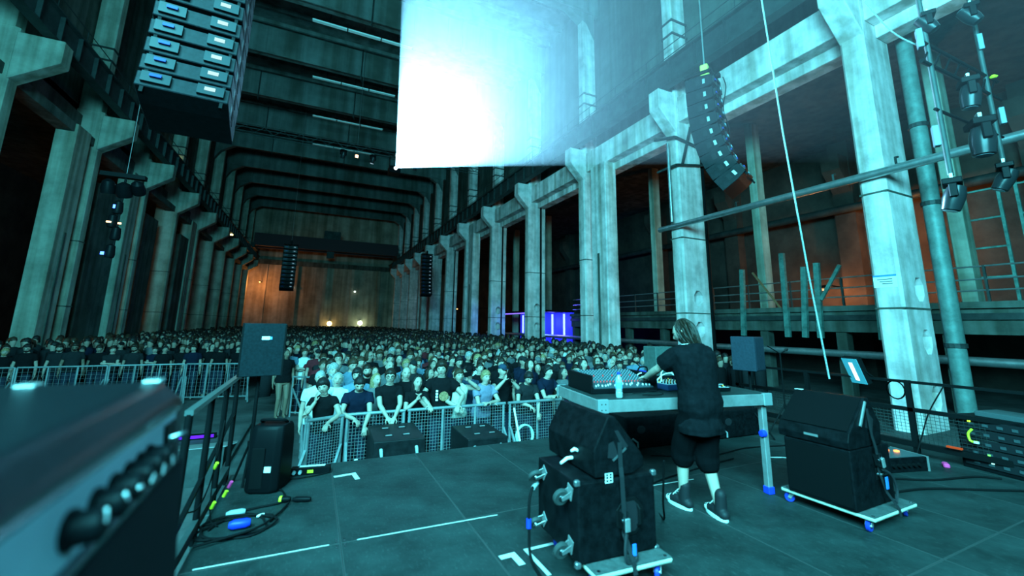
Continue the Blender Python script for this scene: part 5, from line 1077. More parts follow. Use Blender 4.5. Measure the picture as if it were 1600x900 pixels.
def make_pose(lean=0.0, yaw=0.0, head=(0.0, 0.0, 0.0), arms=None, feet=None, sleeve=0.5, voxel=0.0085, shirt_len=0.0, girth=1.0, loose=0.0, trousers='long', shoes=True, female=False, twist=0.0, spread=0.0):
    """Standing figure facing -y, feet on z = 0. arms: {side: (wrist, elbow hint, palm normal, curl, hand direction or None)}"""
    hipc = Vector((0, 0, 0.95)); RL = Matrix.Rotation(lean, 3, 'X')      # +lean tips towards -y
    def sp(x, y, z): return hipc + RL @ (Vector((x, y, z)) - hipc) if z > 0.95 else Vector((x, y, z))
    I3 = Matrix.Identity(3); gw = girth*(0.93 if female else 1.0)
    base = [(0.84, 0.12, 0.095), (0.90, 0.155, 0.11), (0.96, 0.165, 0.115), (1.08, 0.140, 0.102), (1.22, 0.155, 0.112), (1.32, 0.172, 0.118), (1.40, 0.172, 0.105), (1.445, 0.135, 0.085), (1.470, 0.085, 0.072), (1.495, 0.062, 0.062), (1.52, 0.054, 0.058), (1.575, 0.052, 0.056)]
    mb = MB(); rings = []
    for z, rx, ry in base:
        yo = 0.012*math.sin((z-0.9)*5) + (-0.02 if z > 1.5 else 0)
        rings.append((sp(0, yo, z), rx*gw if z < 1.46 else rx, ry*gw if z < 1.46 else ry, RL if z > 0.95 else I3))
    loft(mb, rings)
    neck = sp(0, -0.012, 1.535)
    RH = Matrix.Rotation(head[0], 3, 'Z') @ Matrix.Rotation(head[1], 3, 'X') @ Matrix.Rotation(head[2], 3, 'Y')
    hc = neck + RH @ Vector((0, -0.014, 0.082))
    vs, fs = head_grid(head_point); mb.add([hc + RH @ v for v in vs], fs)
    for s in (-1, 1):
        limb(mb, [hc + RH @ Vector((s*0.074, 0.012, 0.018)), hc + RH @ Vector((s*0.079, 0.02, 0.0)), hc + RH @ Vector((s*0.074, 0.010, -0.022))], [0.012, 0.014, 0.009], 8)
    HM = Matrix.Translation(hc) @ RH.to_4x4()
    shirt = MB(); ex = 0.016 + loose; zlo = 0.90 - shirt_len
    rr = []
    for z, rx, ry in [(zlo, 0.165, 0.118), (zlo+0.06, 0.168, 0.12)] + [b for b in base if zlo + 0.08 < b[0] < 1.46] + [(1.468, 0.088, 0.075), (1.490, 0.066, 0.064)]:
        yo = 0.012*math.sin((z-0.9)*5); rr.append((sp(0, yo, z) if z > 0.95 else Vector((0, yo*0.5, z)), rx*gw + ex, ry*gw + ex, RL if z > 0.95 else I3))
    loft(shirt, rr, 20)
    arms = arms or {}; wr = {}
    for s in (-1, 1):
        S_ = sp(s*0.168*gw, 0.0, 1.405)
        W_, hint, pn_, curl, hd = arms.get(s, ((s*0.25, -0.03, 0.84), (s*0.4, 1, 0), (-s, 0, 0), 0.35, None))
        E_, W_ = ik(S_, W_, 0.285, 0.255, hint)
        limb(mb, [S_ + Vector((-s*0.03, 0, 0.0)), S_, S_.lerp(E_, 0.4), E_, E_.lerp(W_, 0.3), W_], [0.052, 0.054, 0.046, 0.038, 0.040, 0.026], 12)
        fd = (W_ - E_).normalized() if hd is None else Vector(hd)
        hand(mb, W_, fd, Vector(pn_), s, curl)
        # sleeve
        T_ = S_.lerp(E_, min(1.0, sleeve*1.0)) if sleeve <= 1 else E_.lerp(W_, sleeve-1.0)
        path = [S_ + Vector((-s*0.06, 0, 0.005)), S_, S_.lerp(T_, 0.5), T_] if sleeve <= 1 else [S_ + Vector((-s*0.06, 0, 0.005)), S_, S_.lerp(E_, 0.5), E_, E_.lerp(W_, 0.4), T_]
        rad = [0.062+loose*0.5, 0.068+loose*0.5, 0.064+loose, 0.060+loose] if sleeve <= 1 else [0.062, 0.068+loose*0.5, 0.060+loose*0.5, 0.052+loose*0.5, 0.05+loose*0.5, 0.038]
        if sleeve > 0.05: shirt.tube(path, rad, 12)
        wr[s] = (E_, W_)
    pants = MB(); shoe = MB(); feet = feet or {}
    for s in (-1, 1):
        A_ = feet.get(s, (s*(0.095+spread), 0.0, 0.0)); an = Vector((A_[0], A_[1], 0.085)); fy = A_[2]
        Hh = Vector((s*0.088, 0.0, 0.90)); K_, an2 = ik(Hh, an, 0.42, 0.415, (0, -1, 0))
        limb(mb, [Hh, Hh.lerp(K_, 0.3), K_, K_.lerp(an, 0.3), an], [0.082*gw, 0.080*gw, 0.054, 0.054, 0.036], 12)
        fdv = Matrix.Rotation(fy, 3, 'Z') @ Vector((0, -1, 0))
        limb(mb, [an + fdv*-0.03 + Vector((0, 0, -0.05)), an + fdv*0.06 + Vector((0, 0, -0.045)), an + fdv*0.14 + Vector((0, 0, -0.06))], [0.034, 0.036, 0.026], 10)
        if trousers == 'long': limb(pants, [Hh + Vector((0, 0, 0.04)), Hh.lerp(K_, 0.4), K_, K_.lerp(an, 0.5), an + Vector((0, 0, 0.01))], [0.096*gw, 0.092*gw, 0.070, 0.064, 0.054], 12)
        else: limb(pants, [Hh + Vector((0, 0, 0.04)), Hh.lerp(K_, 0.4), K_, K_.lerp(an, 0.16)], [0.108*gw, 0.112*gw, 0.106, 0.102], 12)
        if shoes:
            limb(shoe, [an + fdv*-0.045 + Vector((0, 0, -0.04)), an + fdv*0.06 + Vector((0, 0, -0.04)), an + fdv*0.15 + Vector((0, 0, -0.05))], [0.045, 0.045, 0.035], 10)
            limb(shoe, [an + Vector((0, 0, 0.05)), an + Vector((0, 0, -0.02))], [0.05, 0.05], 10)
    loft(pants, [(Vector((0, 0.0, 0.82)), 0.12*gw, 0.10*gw, I3), (Vector((0, 0, 0.90)), 0.172*gw, 0.125*gw, I3), (Vector((0, 0, 1.0)), 0.165*gw, 0.118*gw, I3)])
    return dict(body=mb, shirt=shirt, pants=pants, shoe=shoe, HM=HM, voxel=voxel)
SKINS = [mat('skin_light', (0.34, 0.24, 0.195), 0.55), mat('skin_tan', (0.25, 0.17, 0.135), 0.5), mat('skin_brown', (0.17, 0.11, 0.08), 0.5)]
EYE = mat('eye_dark', (0.03, 0.025, 0.025), 0.3); BROW = mat('brow_hair', (0.05, 0.035, 0.03), 0.7); LIP = mat('lips', (0.22, 0.09, 0.085), 0.5)
def finish(me, HM, name):
    """colour the face: eyes, brows, lips by their place on the head"""
    n = len(me.polygons); cs = np.empty(n*3); me.polygons.foreach_get('center', cs); cs = cs.reshape(-1, 3)
    Mi = np.array(HM.inverted()); L_ = cs @ Mi[:3, :3].T + Mi[:3, 3]
    x, y, z = np.abs(L_[:, 0]), L_[:, 1], L_[:, 2]; front = (y < -0.045) & (np.abs(z) < 0.12) & (x < 0.08)
    mi = np.zeros(n, int)
    mi[front & ((x/0.026)**2 + ((z+0.058)/0.0085)**2 < 1)] = 3
    me.polygons.foreach_set('material_index', mi.tolist())
    for m in (SKINS[0], EYE, BROW, LIP): me.materials.append(m)
    me.polygons.foreach_set('use_smooth', [True]*n)
    return me
def wrinkle(me, amt, f):
    n = len(me.vertices); co = np.empty(n*3); me.vertices.foreach_get('co', co); co = co.reshape(-1, 3)
    no = np.empty(n*3); me.vertices.foreach_get('normal', no); no = no.reshape(-1, 3)
    x, y, z = co.T
    d = np.sin(f*(x*1.3 + z*0.9) + 2*np.sin(f*0.4*z + 3*y)) * 0.5 + np.sin(f*1.9*(z - 0.7*x + 0.5*y) + 1.3*np.sin(f*x)) * 0.35
    co += no * (d*amt)[:, None]; me.vertices.foreach_set('co', co.ravel()); me.update(); return me
def bake_pose(P, name):
    P['me'] = finish(remesh(P['body'], P['voxel'], 1), P['HM'], 'body')
    P['shirt_me'] = wrinkle(remesh(P['shirt'], max(0.011, P['voxel']), 2), 0.0045, 26)
    P['pants_me'] = wrinkle(remesh(P['pants'], 0.014, 2), 0.004, 22)
    for k in ('shirt_me', 'pants_me'): P[k].materials.append(BLACKP); P[k].polygons.foreach_set('use_smooth', [True]*len(P[k].polygons))
    return P
# ---- hair: shells that dip under the skin outside the hairline
def hair_mesh(kind, seed=0):
    if kind == 'long':
        def fn(th, ph):
            st, ct = math.sin(th), math.cos(th); dx, dy, dz = st*math.cos(ph), st*math.sin(ph), ct
            n_ = 0.008*math.sin(14*ph + seed) + 0.006*mnoise.noise(Vector((dx*6+seed, dy*6, dz*3)))
            z = 0.128*dz if dz > 0 else 0.27*dz
            wd = 0.094 + (0.022*(-dz) if dz < 0 else 0); r = 1 + n_*5
            return Vector((wd*dx*r, (0.022 + 0.018*(1 - max(0, dz))) + (0.02 if dz < 0 else 0)*-dz + 0.090*dy*r, z + 0.006))
    elif kind == 'bob':
        def fn(th, ph):
            st, ct = math.sin(th), math.cos(th); dx, dy, dz = st*math.cos(ph), st*math.sin(ph), ct
            n_ = 0.006*math.sin(11*ph + seed) + 0.005*mnoise.noise(Vector((dx*8, dy*8, dz*3))); z = 0.134*dz if dz > 0 else 0.14*dz
            return Vector(((0.096+n_)*dx, 0.036 + (0.096+n_)*dy, z))
    else:
        lo = {'short': -0.02, 'crop': 0.01, 'cap': 0.035, 'thick': -0.035, 'bun': -0.02}[kind]; t0 = {'short': 0.022, 'crop': 0.011, 'cap': 0.022, 'thick': 0.036, 'bun': 0.018}[kind]
        def fn(th, ph):
            p = head_point(th, ph); d = p.normalized()
            line = 0.046 - 0.115*max(0, min(1, (d.y+0.75)/1.2))       # hairline: high over the face, low at the nape
            if kind == 'cap': line = 0.045
            jag = 0.010*mnoise.noise(Vector((d.x*14+seed, d.y*14, 0.3))) + 0.006*mnoise.noise(Vector((d.x*31, d.y*31, seed)))
            if kind == 'cap': jag = 0
            k = max(-1, min(1, (p.z - line + jag)/0.020)); top = 0.55 + 0.75*max(0, d.z)
            t = t0*k*(top if kind != 'cap' else 1) if k > 0 else 0.02*k
            if kind != 'cap': t += (0.008*mnoise.noise(Vector((d.x*9+seed, d.y*9, d.z*4))) + 0.005*mnoise.noise(Vector((d.x*26+seed, d.y*26, d.z*7)))) * max(0, k)
            return p + d*t
    vs, fs = head_grid(fn, 30, 46); mb = MB().add(vs, fs)
    if kind == 'bun': mb.lathe([(0.004, 0.045), (0.026, 0.035), (0.034, 0.0), (0.026, -0.03), (0.004, -0.035)], 12, M=Matrix.Translation((0, 0.06, 0.125)))
    if kind == 'cap':   # the brim
        mb.add([Vector((s*0.068, -0.075, 0.052)) for s in (-1, 1)] + [Vector((s*0.05, -0.165, 0.038)) for s in (-1, 1)] + [Vector((s*0.068, -0.075, 0.046)) for s in (-1, 1)] + [Vector((s*0.05, -0.165, 0.033)) for s in (-1, 1)], ((0,1,3,2),(4,6,7,5),(0,2,6,4),(1,5,7,3),(2,3,7,6),(0,4,5,1)))
    me = mb.mesh('hair'); me.materials.append(BROW); me.polygons.foreach_set('use_smooth', [True]*len(me.polygons)); return me
def beard_mesh():
    def fn(th, ph):
        p = head_point(th, ph); d = p.normalized(); k = 0.008 + 0.004*mnoise.noise(p*60) if (p.z < -0.042 - 0.10*max(0, -d.y-0.72) + 0.05*max(0, d.y+0.45) and d.y < 0.10) or (abs(p.x) < 0.026 and -0.048 < p.z < -0.040 and d.y < 0) else -0.02
        if abs(p.x) < 0.024 and abs(p.z+0.058) < 0.008: k = -0.005
        return p + d*k
    vs, fs = head_grid(fn, 24, 32); me = MB().add(vs, fs).mesh('beard'); me.materials.append(BROW); me.polygons.foreach_set('use_smooth', [True]*len(me.polygons)); return me
def eyes_mesh():
    mb = MB()
    for s in (-1, 1):
        c = Vector((s*0.031, -0.0735, 0.006))
        for rx, rz, ry, dy, mi in ((0.0150, 0.0070, 0.010, 0.0, 0), (0.0062, 0.0062, 0.006, -0.0055, 1)):
            vs = []; fs = []
            for i in range(6):
                for j in range(10):
                    th = PI*(i+0.01)/5.02; ph = 2*PI*j/10; vs.append(c + Vector((rx*math.cos(ph)*math.sin(th), dy - ry*math.cos(th), rz*math.sin(ph)*math.sin(th))))
            for i in range(5):
                for j in range(10): fs.append((i*10+j, i*10+(j+1) % 10, (i+1)*10+(j+1) % 10, (i+1)*10+j))
            mb.add(vs, fs, mi)
        mb.tube([c + Vector((s*q, -0.016 + 0.010*abs(q)*40*0.04 + (0.010 if q > 0.015 else 0), 0.0215 + h)) for q, h in ((-0.017, -0.001), (-0.008, 0.002), (0.006, 0.003), (0.019, -0.002))], [0.0022, 0.0036, 0.0034, 0.0016], 6, 2)
        mb.tube([c + Vector((s*q, -0.0098 + (0.004 if abs(q) > 0.01 else 0), 0.006 + h)) for q, h in ((-0.015, -0.004), (-0.006, 0.0005), (0.006, 0.001), (0.016, -0.003))], [0.001, 0.0018, 0.0018, 0.001], 5, 2)
    me = mb.mesh('eyes')
    for m in (mat('sclera', (0.45, 0.44, 0.42), 0.3), EYE, BROW): me.materials.append(m)
    me.polygons.foreach_set('use_smooth', [True]*len(me.polygons)); return me
def glasses_mesh():
    mb = MB()
    for s in (-1, 1):
        mb.tube([(s*0.033 + 0.021*math.cos(a), -0.098, 0.006 + 0.016*math.sin(a)) for a in np.linspace(0, 2*PI, 14)[:-1]], 0.003, 5, closed=True)
        mb.tube([(s*0.054, -0.096, 0.01), (s*0.082, -0.04, 0.012), (s*0.082, 0.02, 0.012)], 0.0025, 5)
    mb.tube([(-0.012, -0.1, 0.008), (0.012, -0.1, 0.008)], 0.003, 5); me = mb.mesh('glasses'); me.materials.append(INK); return me
HAIRS = {k: hair_mesh(k, i) for i, k in enumerate(('short', 'crop', 'thick', 'long', 'bob', 'bun', 'cap'))}
EYES = eyes_mesh(); BEARD = beard_mesh(); GLASSESM = glasses_mesh()
HC = {'black': mat('hair_black', (0.012, 0.010, 0.010), 0.5), 'dark brown': mat('hair_dark_brown', (0.018, 0.011, 0.008), 0.5), 'brown': mat('hair_brown', (0.04, 0.022, 0.013), 0.55), 'fair': mat('hair_fair', (0.22, 0.15, 0.075), 0.55), 'grey': mat('hair_grey', (0.25, 0.25, 0.245), 0.6)}
def strands(m):
    nt = m.node_tree; N = nt.nodes; L = nt.links; b = N['Principled BSDF']; col = tuple(b.inputs['Base Color'].default_value)
    tc = N.new('ShaderNodeTexCoord'); mp = N.new('ShaderNodeMapping'); mp.inputs['Scale'].default_value = (140, 140, 22); nz = N.new('ShaderNodeTexNoise'); nz.inputs['Scale'].default_value = 1.0; nz.inputs['Detail'].default_value = 3
    L.new(tc.outputs['Object'], mp.inputs['Vector']); L.new(mp.outputs['Vector'], nz.inputs['Vector'])
    r = N.new('ShaderNodeValToRGB'); r.color_ramp.elements[0].position = 0.35; r.color_ramp.elements[1].position = 0.68
    r.color_ramp.elements[0].color = tuple(c*0.35 for c in col[:3]) + (1,); r.color_ramp.elements[1].color = tuple(min(1, c*1.7) for c in col[:3]) + (1,)
    bp = N.new('ShaderNodeBump'); bp.inputs['Strength'].default_value = 0.8; bp.inputs['Distance'].default_value = 0.006
    L.new(nz.outputs['Fac'], r.inputs['Fac']); L.new(r.outputs['Color'], b.inputs['Base Color']); L.new(nz.outputs['Fac'], bp.inputs['Height']); L.new(bp.outputs['Normal'], b.inputs['Normal'])
for _m in HC.values(): strands(_m)
def cloth(name, col): return mat('cloth_' + name.replace(' ', '_'), col, 0.95, n_scale=30, n_amt=0.1, spec=0.05)
CL = {'black shirt': cloth('black shirt', (0.006, 0.006, 0.007)), 'charcoal shirt': cloth('charcoal shirt', (0.014, 0.015, 0.017)), 'navy shirt': cloth('navy shirt', (0.006, 0.009, 0.020)), 'dark green shirt': cloth('dark green shirt', (0.01, 0.025, 0.018)),
      'grey shirt': cloth('grey shirt', (0.09, 0.095, 0.10)), 'white shirt': cloth('white shirt', (0.50, 0.51, 0.51)), 'light blue shirt': cloth('light blue shirt', (0.09, 0.15, 0.21)), 'maroon shirt': cloth('maroon shirt', (0.09, 0.015, 0.02)), 'blue denim shirt': cloth('blue denim shirt', (0.022, 0.04, 0.07)), 'lilac grey shirt': cloth('lilac grey shirt', (0.16, 0.155, 0.22))}
JEANS = cloth('dark jeans', (0.02, 0.025, 0.04))
def over(o, m, slot=0):
    o.material_slots[slot].link = 'OBJECT'; o.material_slots[slot].material = m
def person(label, P, loc, rz=0.0, sc=1.0, skin=0, hair='short', hcol='dark brown', shirt='black shirt', beard=False, specs=False, group=None, parts=True, pants=True):
    t = tag(place(P['me'], 'person', loc=loc, rot=(0, 0, rz)), label, 'person', group); t.scale = (sc, sc, sc)
    over(t, SKINS[skin])
    o = place(P['shirt_me'], 'shirt', t); over(o, CL[shirt] if isinstance(shirt, str) else shirt)
    if pants: o = place(P['pants_me'], 'trousers', t); over(o, JEANS)
    o = place(EYES, 'eyes', t); o.matrix_local = P['HM']
    if hair: o = place(HAIRS[hair], 'cap' if hair == 'cap' else 'hair', t); o.matrix_local = P['HM']; over(o, HC[hcol] if hcol in HC else CL[hcol])
    if beard: o = place(BEARD, 'beard', t); o.matrix_local = P['HM']; over(o, HC[hcol])
    if specs: o = place(GLASSESM, 'spectacles', t); o.matrix_local = P['HM']
    return t
fwd = Vector((0, -1, 0))
# ---- poses.  Barrier top in figure space: z about 1.15, y about -0.33 (the figure stands behind it)
def fore(s, x, y=-0.40, z=1.13, inward=0.0): return ((s*x, y, z), (s*1.0, 0.6, -0.4), (0, 0, -1), 0.7, (-s*inward, -1+inward, -0.25))
POSES = {}
def pose(name, **k): POSES[name] = bake_pose(make_pose(**k), name)
pose('lean_folded', lean=0.22, head=(0.1, -0.05, 0.05), arms={-1: ((0.06, -0.34, 1.17), (-1, 0.2, -0.3), (0, 0, -1), 0.5, (1, -0.1, 0)), 1: ((-0.02, -0.40, 1.20), (1, 0.2, -0.3), (0, 0, -1), 0.5, (-1, -0.2, 0))}, loose=0.012)
pose('lean_hang', lean=0.30, head=(0.0, 0.42, 0.0), arms={-1: ((-0.05, -0.46, 1.10), (-1, 0.4, -0.2), (0, 0, -1), 0.6, (0.5, -0.6, -0.4)), 1: ((0.10, -0.48, 0.98), (1, 0.4, 0), (0, 0.5, -1), 0.5, (0, -0.4, -1))}, loose=0.012)
pose('hands_clasped_low', lean=0.12, head=(-0.12, 0.0, 0.0), arms={-1: ((-0.05, -0.45, 1.05), (-1, 0.5, 0.1), (0.3, 0.2, -1), 0.8, (0.5, -0.6, -0.5)), 1: ((0.06, -0.45, 1.05), (1, 0.5, 0.1), (-0.3, 0.2, -1), 0.8, (-0.5, -0.6, -0.5))})
pose('hands_at_chin', lean=0.16, head=(0.15, -0.02, 0.08), female=True, arms={-1: ((-0.035, -0.30, 1.34), (-0.7, 0, -1), (1, 0, 0), 0.5, (0.35, -0.1, 1)), 1: ((0.035, -0.30, 1.34), (0.7, 0, -1), (-1, 0, 0), 0.5, (-0.35, -0.1, 1))})
pose('cheek_on_hand', lean=0.20, head=(-0.1, 0.05, -0.2), female=True, arms={-1: ((-0.105, -0.235, 1.40), (-0.5, -0.5, -1), (0.8, 0.4, 0), 0.25, (0.02, 0.12, 1)), 1: ((0.12, -0.46, 1.12), (1, 0.3, -0.2), (0, 0, -1), 0.6, (-0.2, -0.9, -0.4))}, sleeve=0.4)
pose('one_arm_up', lean=0.08, head=(0.05, -0.06, 0.0), arms={-1: ((-0.10, -0.42, 1.14), (-1, 0.4, -0.2), (0, 0, -1), 0.6, (0.3, -0.9, -0.3)), 1: ((0.10, -0.30, 1.56), (1, -0.2, -0.6), (-0.6, 0.2, 0.3), 0.7, (-0.4, -0.2, 0.8))}, sleeve=0.05)
pose('camera_up', lean=0.06, head=(0.1, -0.05, 0.0), arms={-1: ((-0.07, -0.30, 1.48), (-1, -0.2, -1), (1, 0, 0.2), 0.8, (0.3, -0.2, 1)), 1: ((0.09, -0.30, 1.46), (1, -0.2, -1), (-1, 0, 0.2), 0.8, (-0.3, -0.2, 1))}, sleeve=0.35)
pose('tall_watch', lean=0.05, head=(-0.18, -0.03, -0.05), arms={-1: ((-0.20, -0.38, 1.12), (-1, 0.5, -0.1), (0, 0, -1), 0.6, (0.2, -0.9, -0.4)), 1: ((0.26, -0.34, 1.10), (1, 0.5, -0.1), (0, 0, -1), 0.6, None)}, loose=0.02)
for nm, hy, hp, hr in (('stand_a', 0.0, -0.04, 0.0), ('stand_b', 0.35, 0.0, 0.05), ('stand_c', -0.3, 0.03, -0.06), ('stand_d', 0.12, -0.12, 0.1), ('stand_e', -0.1, 0.22, 0.0)):
    pose(nm, lean=random.uniform(-0.02, 0.06), head=(hy, hp, hr), voxel=0.0115, loose=0.01, girth=random.uniform(0.95, 1.1))
pose('arms_crossed', head=(0.15, 0.0, -0.05), voxel=0.0105, arms={-1: ((0.10, -0.20, 1.17), (-1, 0.1, -0.4), (0, 1, 0), 0.4, (1, -0.1, 0.1)), 1: ((-0.10, -0.23, 1.21), (1, 0.1, -0.4), (0, 1, 0), 0.4, (-1, 0, 0.1))})

FL = FLOOR
# ---- the front row at the barrier (x by eye from the photograph, all standing on the hall floor)
def front(label, pose_, x, y, rz=0.0, sc=1.0, **k): return person(label, POSES[pose_], (x, y, FL), rz, sc, **k)
front('dark-haired person in black tee resting a cheek on one hand at the barrier corner', 'cheek_on_hand', 0.28, 7.42, -0.15, 0.97, hair='thick', hcol='black', shirt='black shirt')
front('grey-haired man in white top behind the cheek-resting person', 'stand_a', 0.20, 7.95, 0.1, 1.0, hair='crop', hcol='grey', shirt='white shirt')
front('short white-haired woman in white top leaning on the grey-haired man', 'stand_d', 0.48, 8.02, -0.2, 0.97, hair='bob', hcol='grey', shirt='white shirt', skin=0)
front('man with topknot looking down, navy tee, arms hanging over the barrier', 'lean_hang', 0.78, 7.50, -0.05, 1.0, hair='bun', hcol='black', shirt='navy shirt')
front('bearded man in light blue shirt behind the topknot man', 'stand_c', 0.80, 8.05, 0.1, 1.01, hair='short', hcol='black', shirt='light blue shirt', beard=True)
front('man in spectacles and black shirt with hands clasped over the barrier', 'hands_clasped_low', 1.27, 7.50, -0.05, 1.03, hair='short', hcol='dark brown', shirt='black shirt', specs=True)
front('fair wavy-haired woman behind the man in spectacles', 'stand_b', 1.12, 8.0, 0.0, 0.95, hair='long', hcol='fair', shirt='grey shirt')
front('bald man in black tee beside the man in spectacles', 'stand_a', 1.62, 7.85, -0.1, 1.02, hair=None, shirt='black shirt')
front('smiling dark-haired woman with hands clasped under her chin', 'hands_at_chin', 1.72, 7.48, -0.05, 0.96, hair='long', hcol='black', shirt='black shirt')
tall = front('tall man in black tee with a round brown print at the barrier', 'tall_watch', 2.18, 7.52, -0.2, 1.08, hair='thick', hcol='dark brown', shirt='black shirt')
front('person in pale vest raising a phone beside the tall man', 'one_arm_up', 2.50, 7.56, 0.0, 1.0, hair='short', hcol='brown', shirt=cloth('pale vest', (0.55, 0.52, 0.44)), skin=0)
front('capped person in blue vest behind the lilac-grey tee', 'stand_c', 2.86, 7.98, 0.1, 1.0, hair='cap', hcol='black shirt', shirt='blue denim shirt')
front('fair short-haired youth in lilac-grey tee with arms folded on the barrier', 'lean_folded', 2.95, 7.50, 0.1, 0.99, hair='short', hcol='fair', shirt='lilac grey shirt')
front('person in black holding a camera up with both hands', 'camera_up', 3.40, 7.62, 0.0, 1.03, hair='cap', hcol='blue denim shirt', shirt='black shirt')
front('dark-haired person in black looking down with arms on the barrier', 'lean_hang', 3.85, 7.52, -0.1, 0.98, hair='short', hcol='black', shirt='charcoal shirt')
front('man in navy checked shirt leaning on the barrier by the table', 'lean_folded', 4.28, 7.55, 0.25, 1.02, hair='short', hcol='black', shirt='navy shirt')
front('curly dark-haired woman in pale strap top by the table corner', 'stand_b', 4.88, 7.75, 0.0, 0.96, hair='long', hcol='black', shirt='grey shirt', skin=1)
front('bald person with pale scarf by the table corner', 'stand_e', 5.2, 7.7, 0.1, 0.96, hair=None, shirt='charcoal shirt')
front('long dark-haired person in black standing behind the mixing desk', 'stand_d', 5.55, 8.0, 0.1, 1.04, hair='long', hcol='black', shirt='black shirt')
front('dark curly-haired person seen low behind the mixing desk', 'stand_a', 6.05, 8.1, 0.1, 0.95, hair='thick', hcol='black', shirt='black shirt')
front('man in plain white tee standing apart at the side railing', 'arms_crossed', -0.12, 13.75, 0.05, 1.03, hair='short', hcol='brown', shirt='white shirt')
# print on the tall man's shirt, phone and camera in hands
pr = MB().lathe([(0.002, 0.0), (0.075, -0.0012), (0.0751, -0.004)], 20, M=Matrix.Translation((0.0, 0, 0)) @ Matrix.Rotation(PI/2, 4, 'X')).build('round_print', mat('brown_print', (0.25, 0.14, 0.07), 0.8, n_scale=40, n_amt=0.6), tall); pr.location = (0.035, -0.185, 1.21); pr.rotation_euler = (0.02, 0, 0.05)
for k in range(4):
    o = MB().box((-0.018, -0.003, -0.015), (0.018, 0.0, 0.015)).build('print_letter', PAPER, tall); o.location = (-0.075, -0.172, 1.29 - k*0.045); o.rotation_euler = (0.02, 0, -0.25)
o = MB().box((-0.04, -0.006, -0.075), (0.04, 0.006, 0.075)).build('mobile_phone', BLACKP, bevel=0.004, loc=(2.565, 7.20, 0.775), rot=(0.1, 1.4, 0.1)); tag(o, 'black mobile phone held up beside the tall man', 'phone')
cm = thing('camera', 'small camera held up over the barrier', 'camera', (3.42, 7.24, 0.72)); MB().box((-0.065, -0.03, -0.04), (0.065, 0.03, 0.04)).build('camera_body', BLACKP, cm, bevel=0.006); MB().lathe([(0.03, 0), (0.03, 0.05), (0.02, 0.052)], 14, M=Matrix.Translation((0, -0.03, 0)) @ Matrix.Rotation(PI/2, 4, 'X')).build('lens', BLACKM, cm, smooth=True)
# ---- everybody behind them
def frame_px(x, y, z):
    v = CAMR.transposed() @ Vector((x, y, z-1.65)); return (800 + 647*v.x/-v.z, 390 - 647*v.y/-v.z, -v.z)
spots = []
yy = 8.55; row = 2
while yy < 86:
    step = 0.50 + 0.002*yy; xl = 0.22 if yy < 13 else (-1.2 if yy < 18.0 else -9.2); xr = 12.4
    x = xl + random.uniform(0, 0.3)
    while x < xr:
        spots.append((x + random.uniform(-0.13, 0.13), yy + random.uniform(-0.16, 0.16), row)); x += step*random.uniform(0.85, 1.35)
    yy += 0.50 + 0.006*(yy-8); row += 1
left = [(x, y, 0) for x, y in [(-8.7, 17.5), (-8.1, 17.7), (-7.5, 17.4), (-7.0, 17.9), (-6.5, 17.5), (-6.1, 18.0), (-5.6, 17.5), (-5.1, 17.6), (-4.7, 18.1), (-4.3, 17.5), (-3.9, 17.8), (-3.5, 17.4), (-3.1, 17.9), (-2.75, 17.4), (-2.3, 17.8), (-8.4, 18.4), (-7.2, 18.5), (-5.8, 18.7), (-4.5, 18.6), (-3.3, 18.5)]]
vis = []
for x, y, r in spots:
    u, v, d = frame_px(x, y, 0.75)
    vis.append((d, x, y, r, u, v))
vis.sort()
near = [q for q in vis if 440 < q[4] < 1015][:255]; nearset = {(q[1], q[2]) for q in near}
taken = [(q[1], q[2]) for q in near] + [(x, y) for x, y, _ in left] + [(-0.12, 13.75)]
rest = [q for q in vis if (q[1], q[2]) not in nearset and -30 < q[4] < 1200 and all((q[1]-x)**2 + (q[2]-y)**2 > 0.17 for x, y in taken)]
KIND = ['stand_a', 'stand_b', 'stand_c', 'stand_d', 'stand_e', 'arms_crossed']
HK = [('short', 'short-haired'), ('crop', 'cropped-haired'), ('thick', 'thick-haired'), ('short', 'short-haired'), ('long', 'long-haired'), ('bob', 'bob-haired'), ('short', 'short-haired'), (None, 'bald'), ('cap', 'capped'), ('crop', 'cropped-haired'), ('bun', 'topknotted')]
SK = ['black shirt']*7 + ['charcoal shirt']*3 + ['navy shirt']*3 + ['dark green shirt', 'maroon shirt', 'grey shirt', 'white shirt', 'grey shirt', 'blue denim shirt', 'light blue shirt']
HCK = ['black', 'black', 'dark brown', 'dark brown', 'dark brown', 'brown', 'brown', 'fair', 'grey']
def zone(u):
    for lim, nm in ((520, 'the pole speaker'), (585, 'the far wall lamps'), (660, 'the dark end corner'), (740, 'the distant lit columns'), (815, 'the blue bar'), (890, 'the holed column'), (2000, 'the twin column')):
        if u < lim: return nm
def nth(k):
    base_ = {1: 'first', 2: 'second', 3: 'third', 4: 'fourth', 5: 'fifth', 6: 'sixth', 7: 'seventh', 8: 'eighth', 9: 'ninth', 10: 'tenth', 11: 'eleventh', 12: 'twelfth', 13: 'thirteenth', 14: 'fourteenth', 15: 'fifteenth', 16: 'sixteenth', 17: 'seventeenth', 18: 'eighteenth', 19: 'nineteenth', 20: 'twentieth'}
    return base_.get(k, str(k) + 'th')
seen = {}
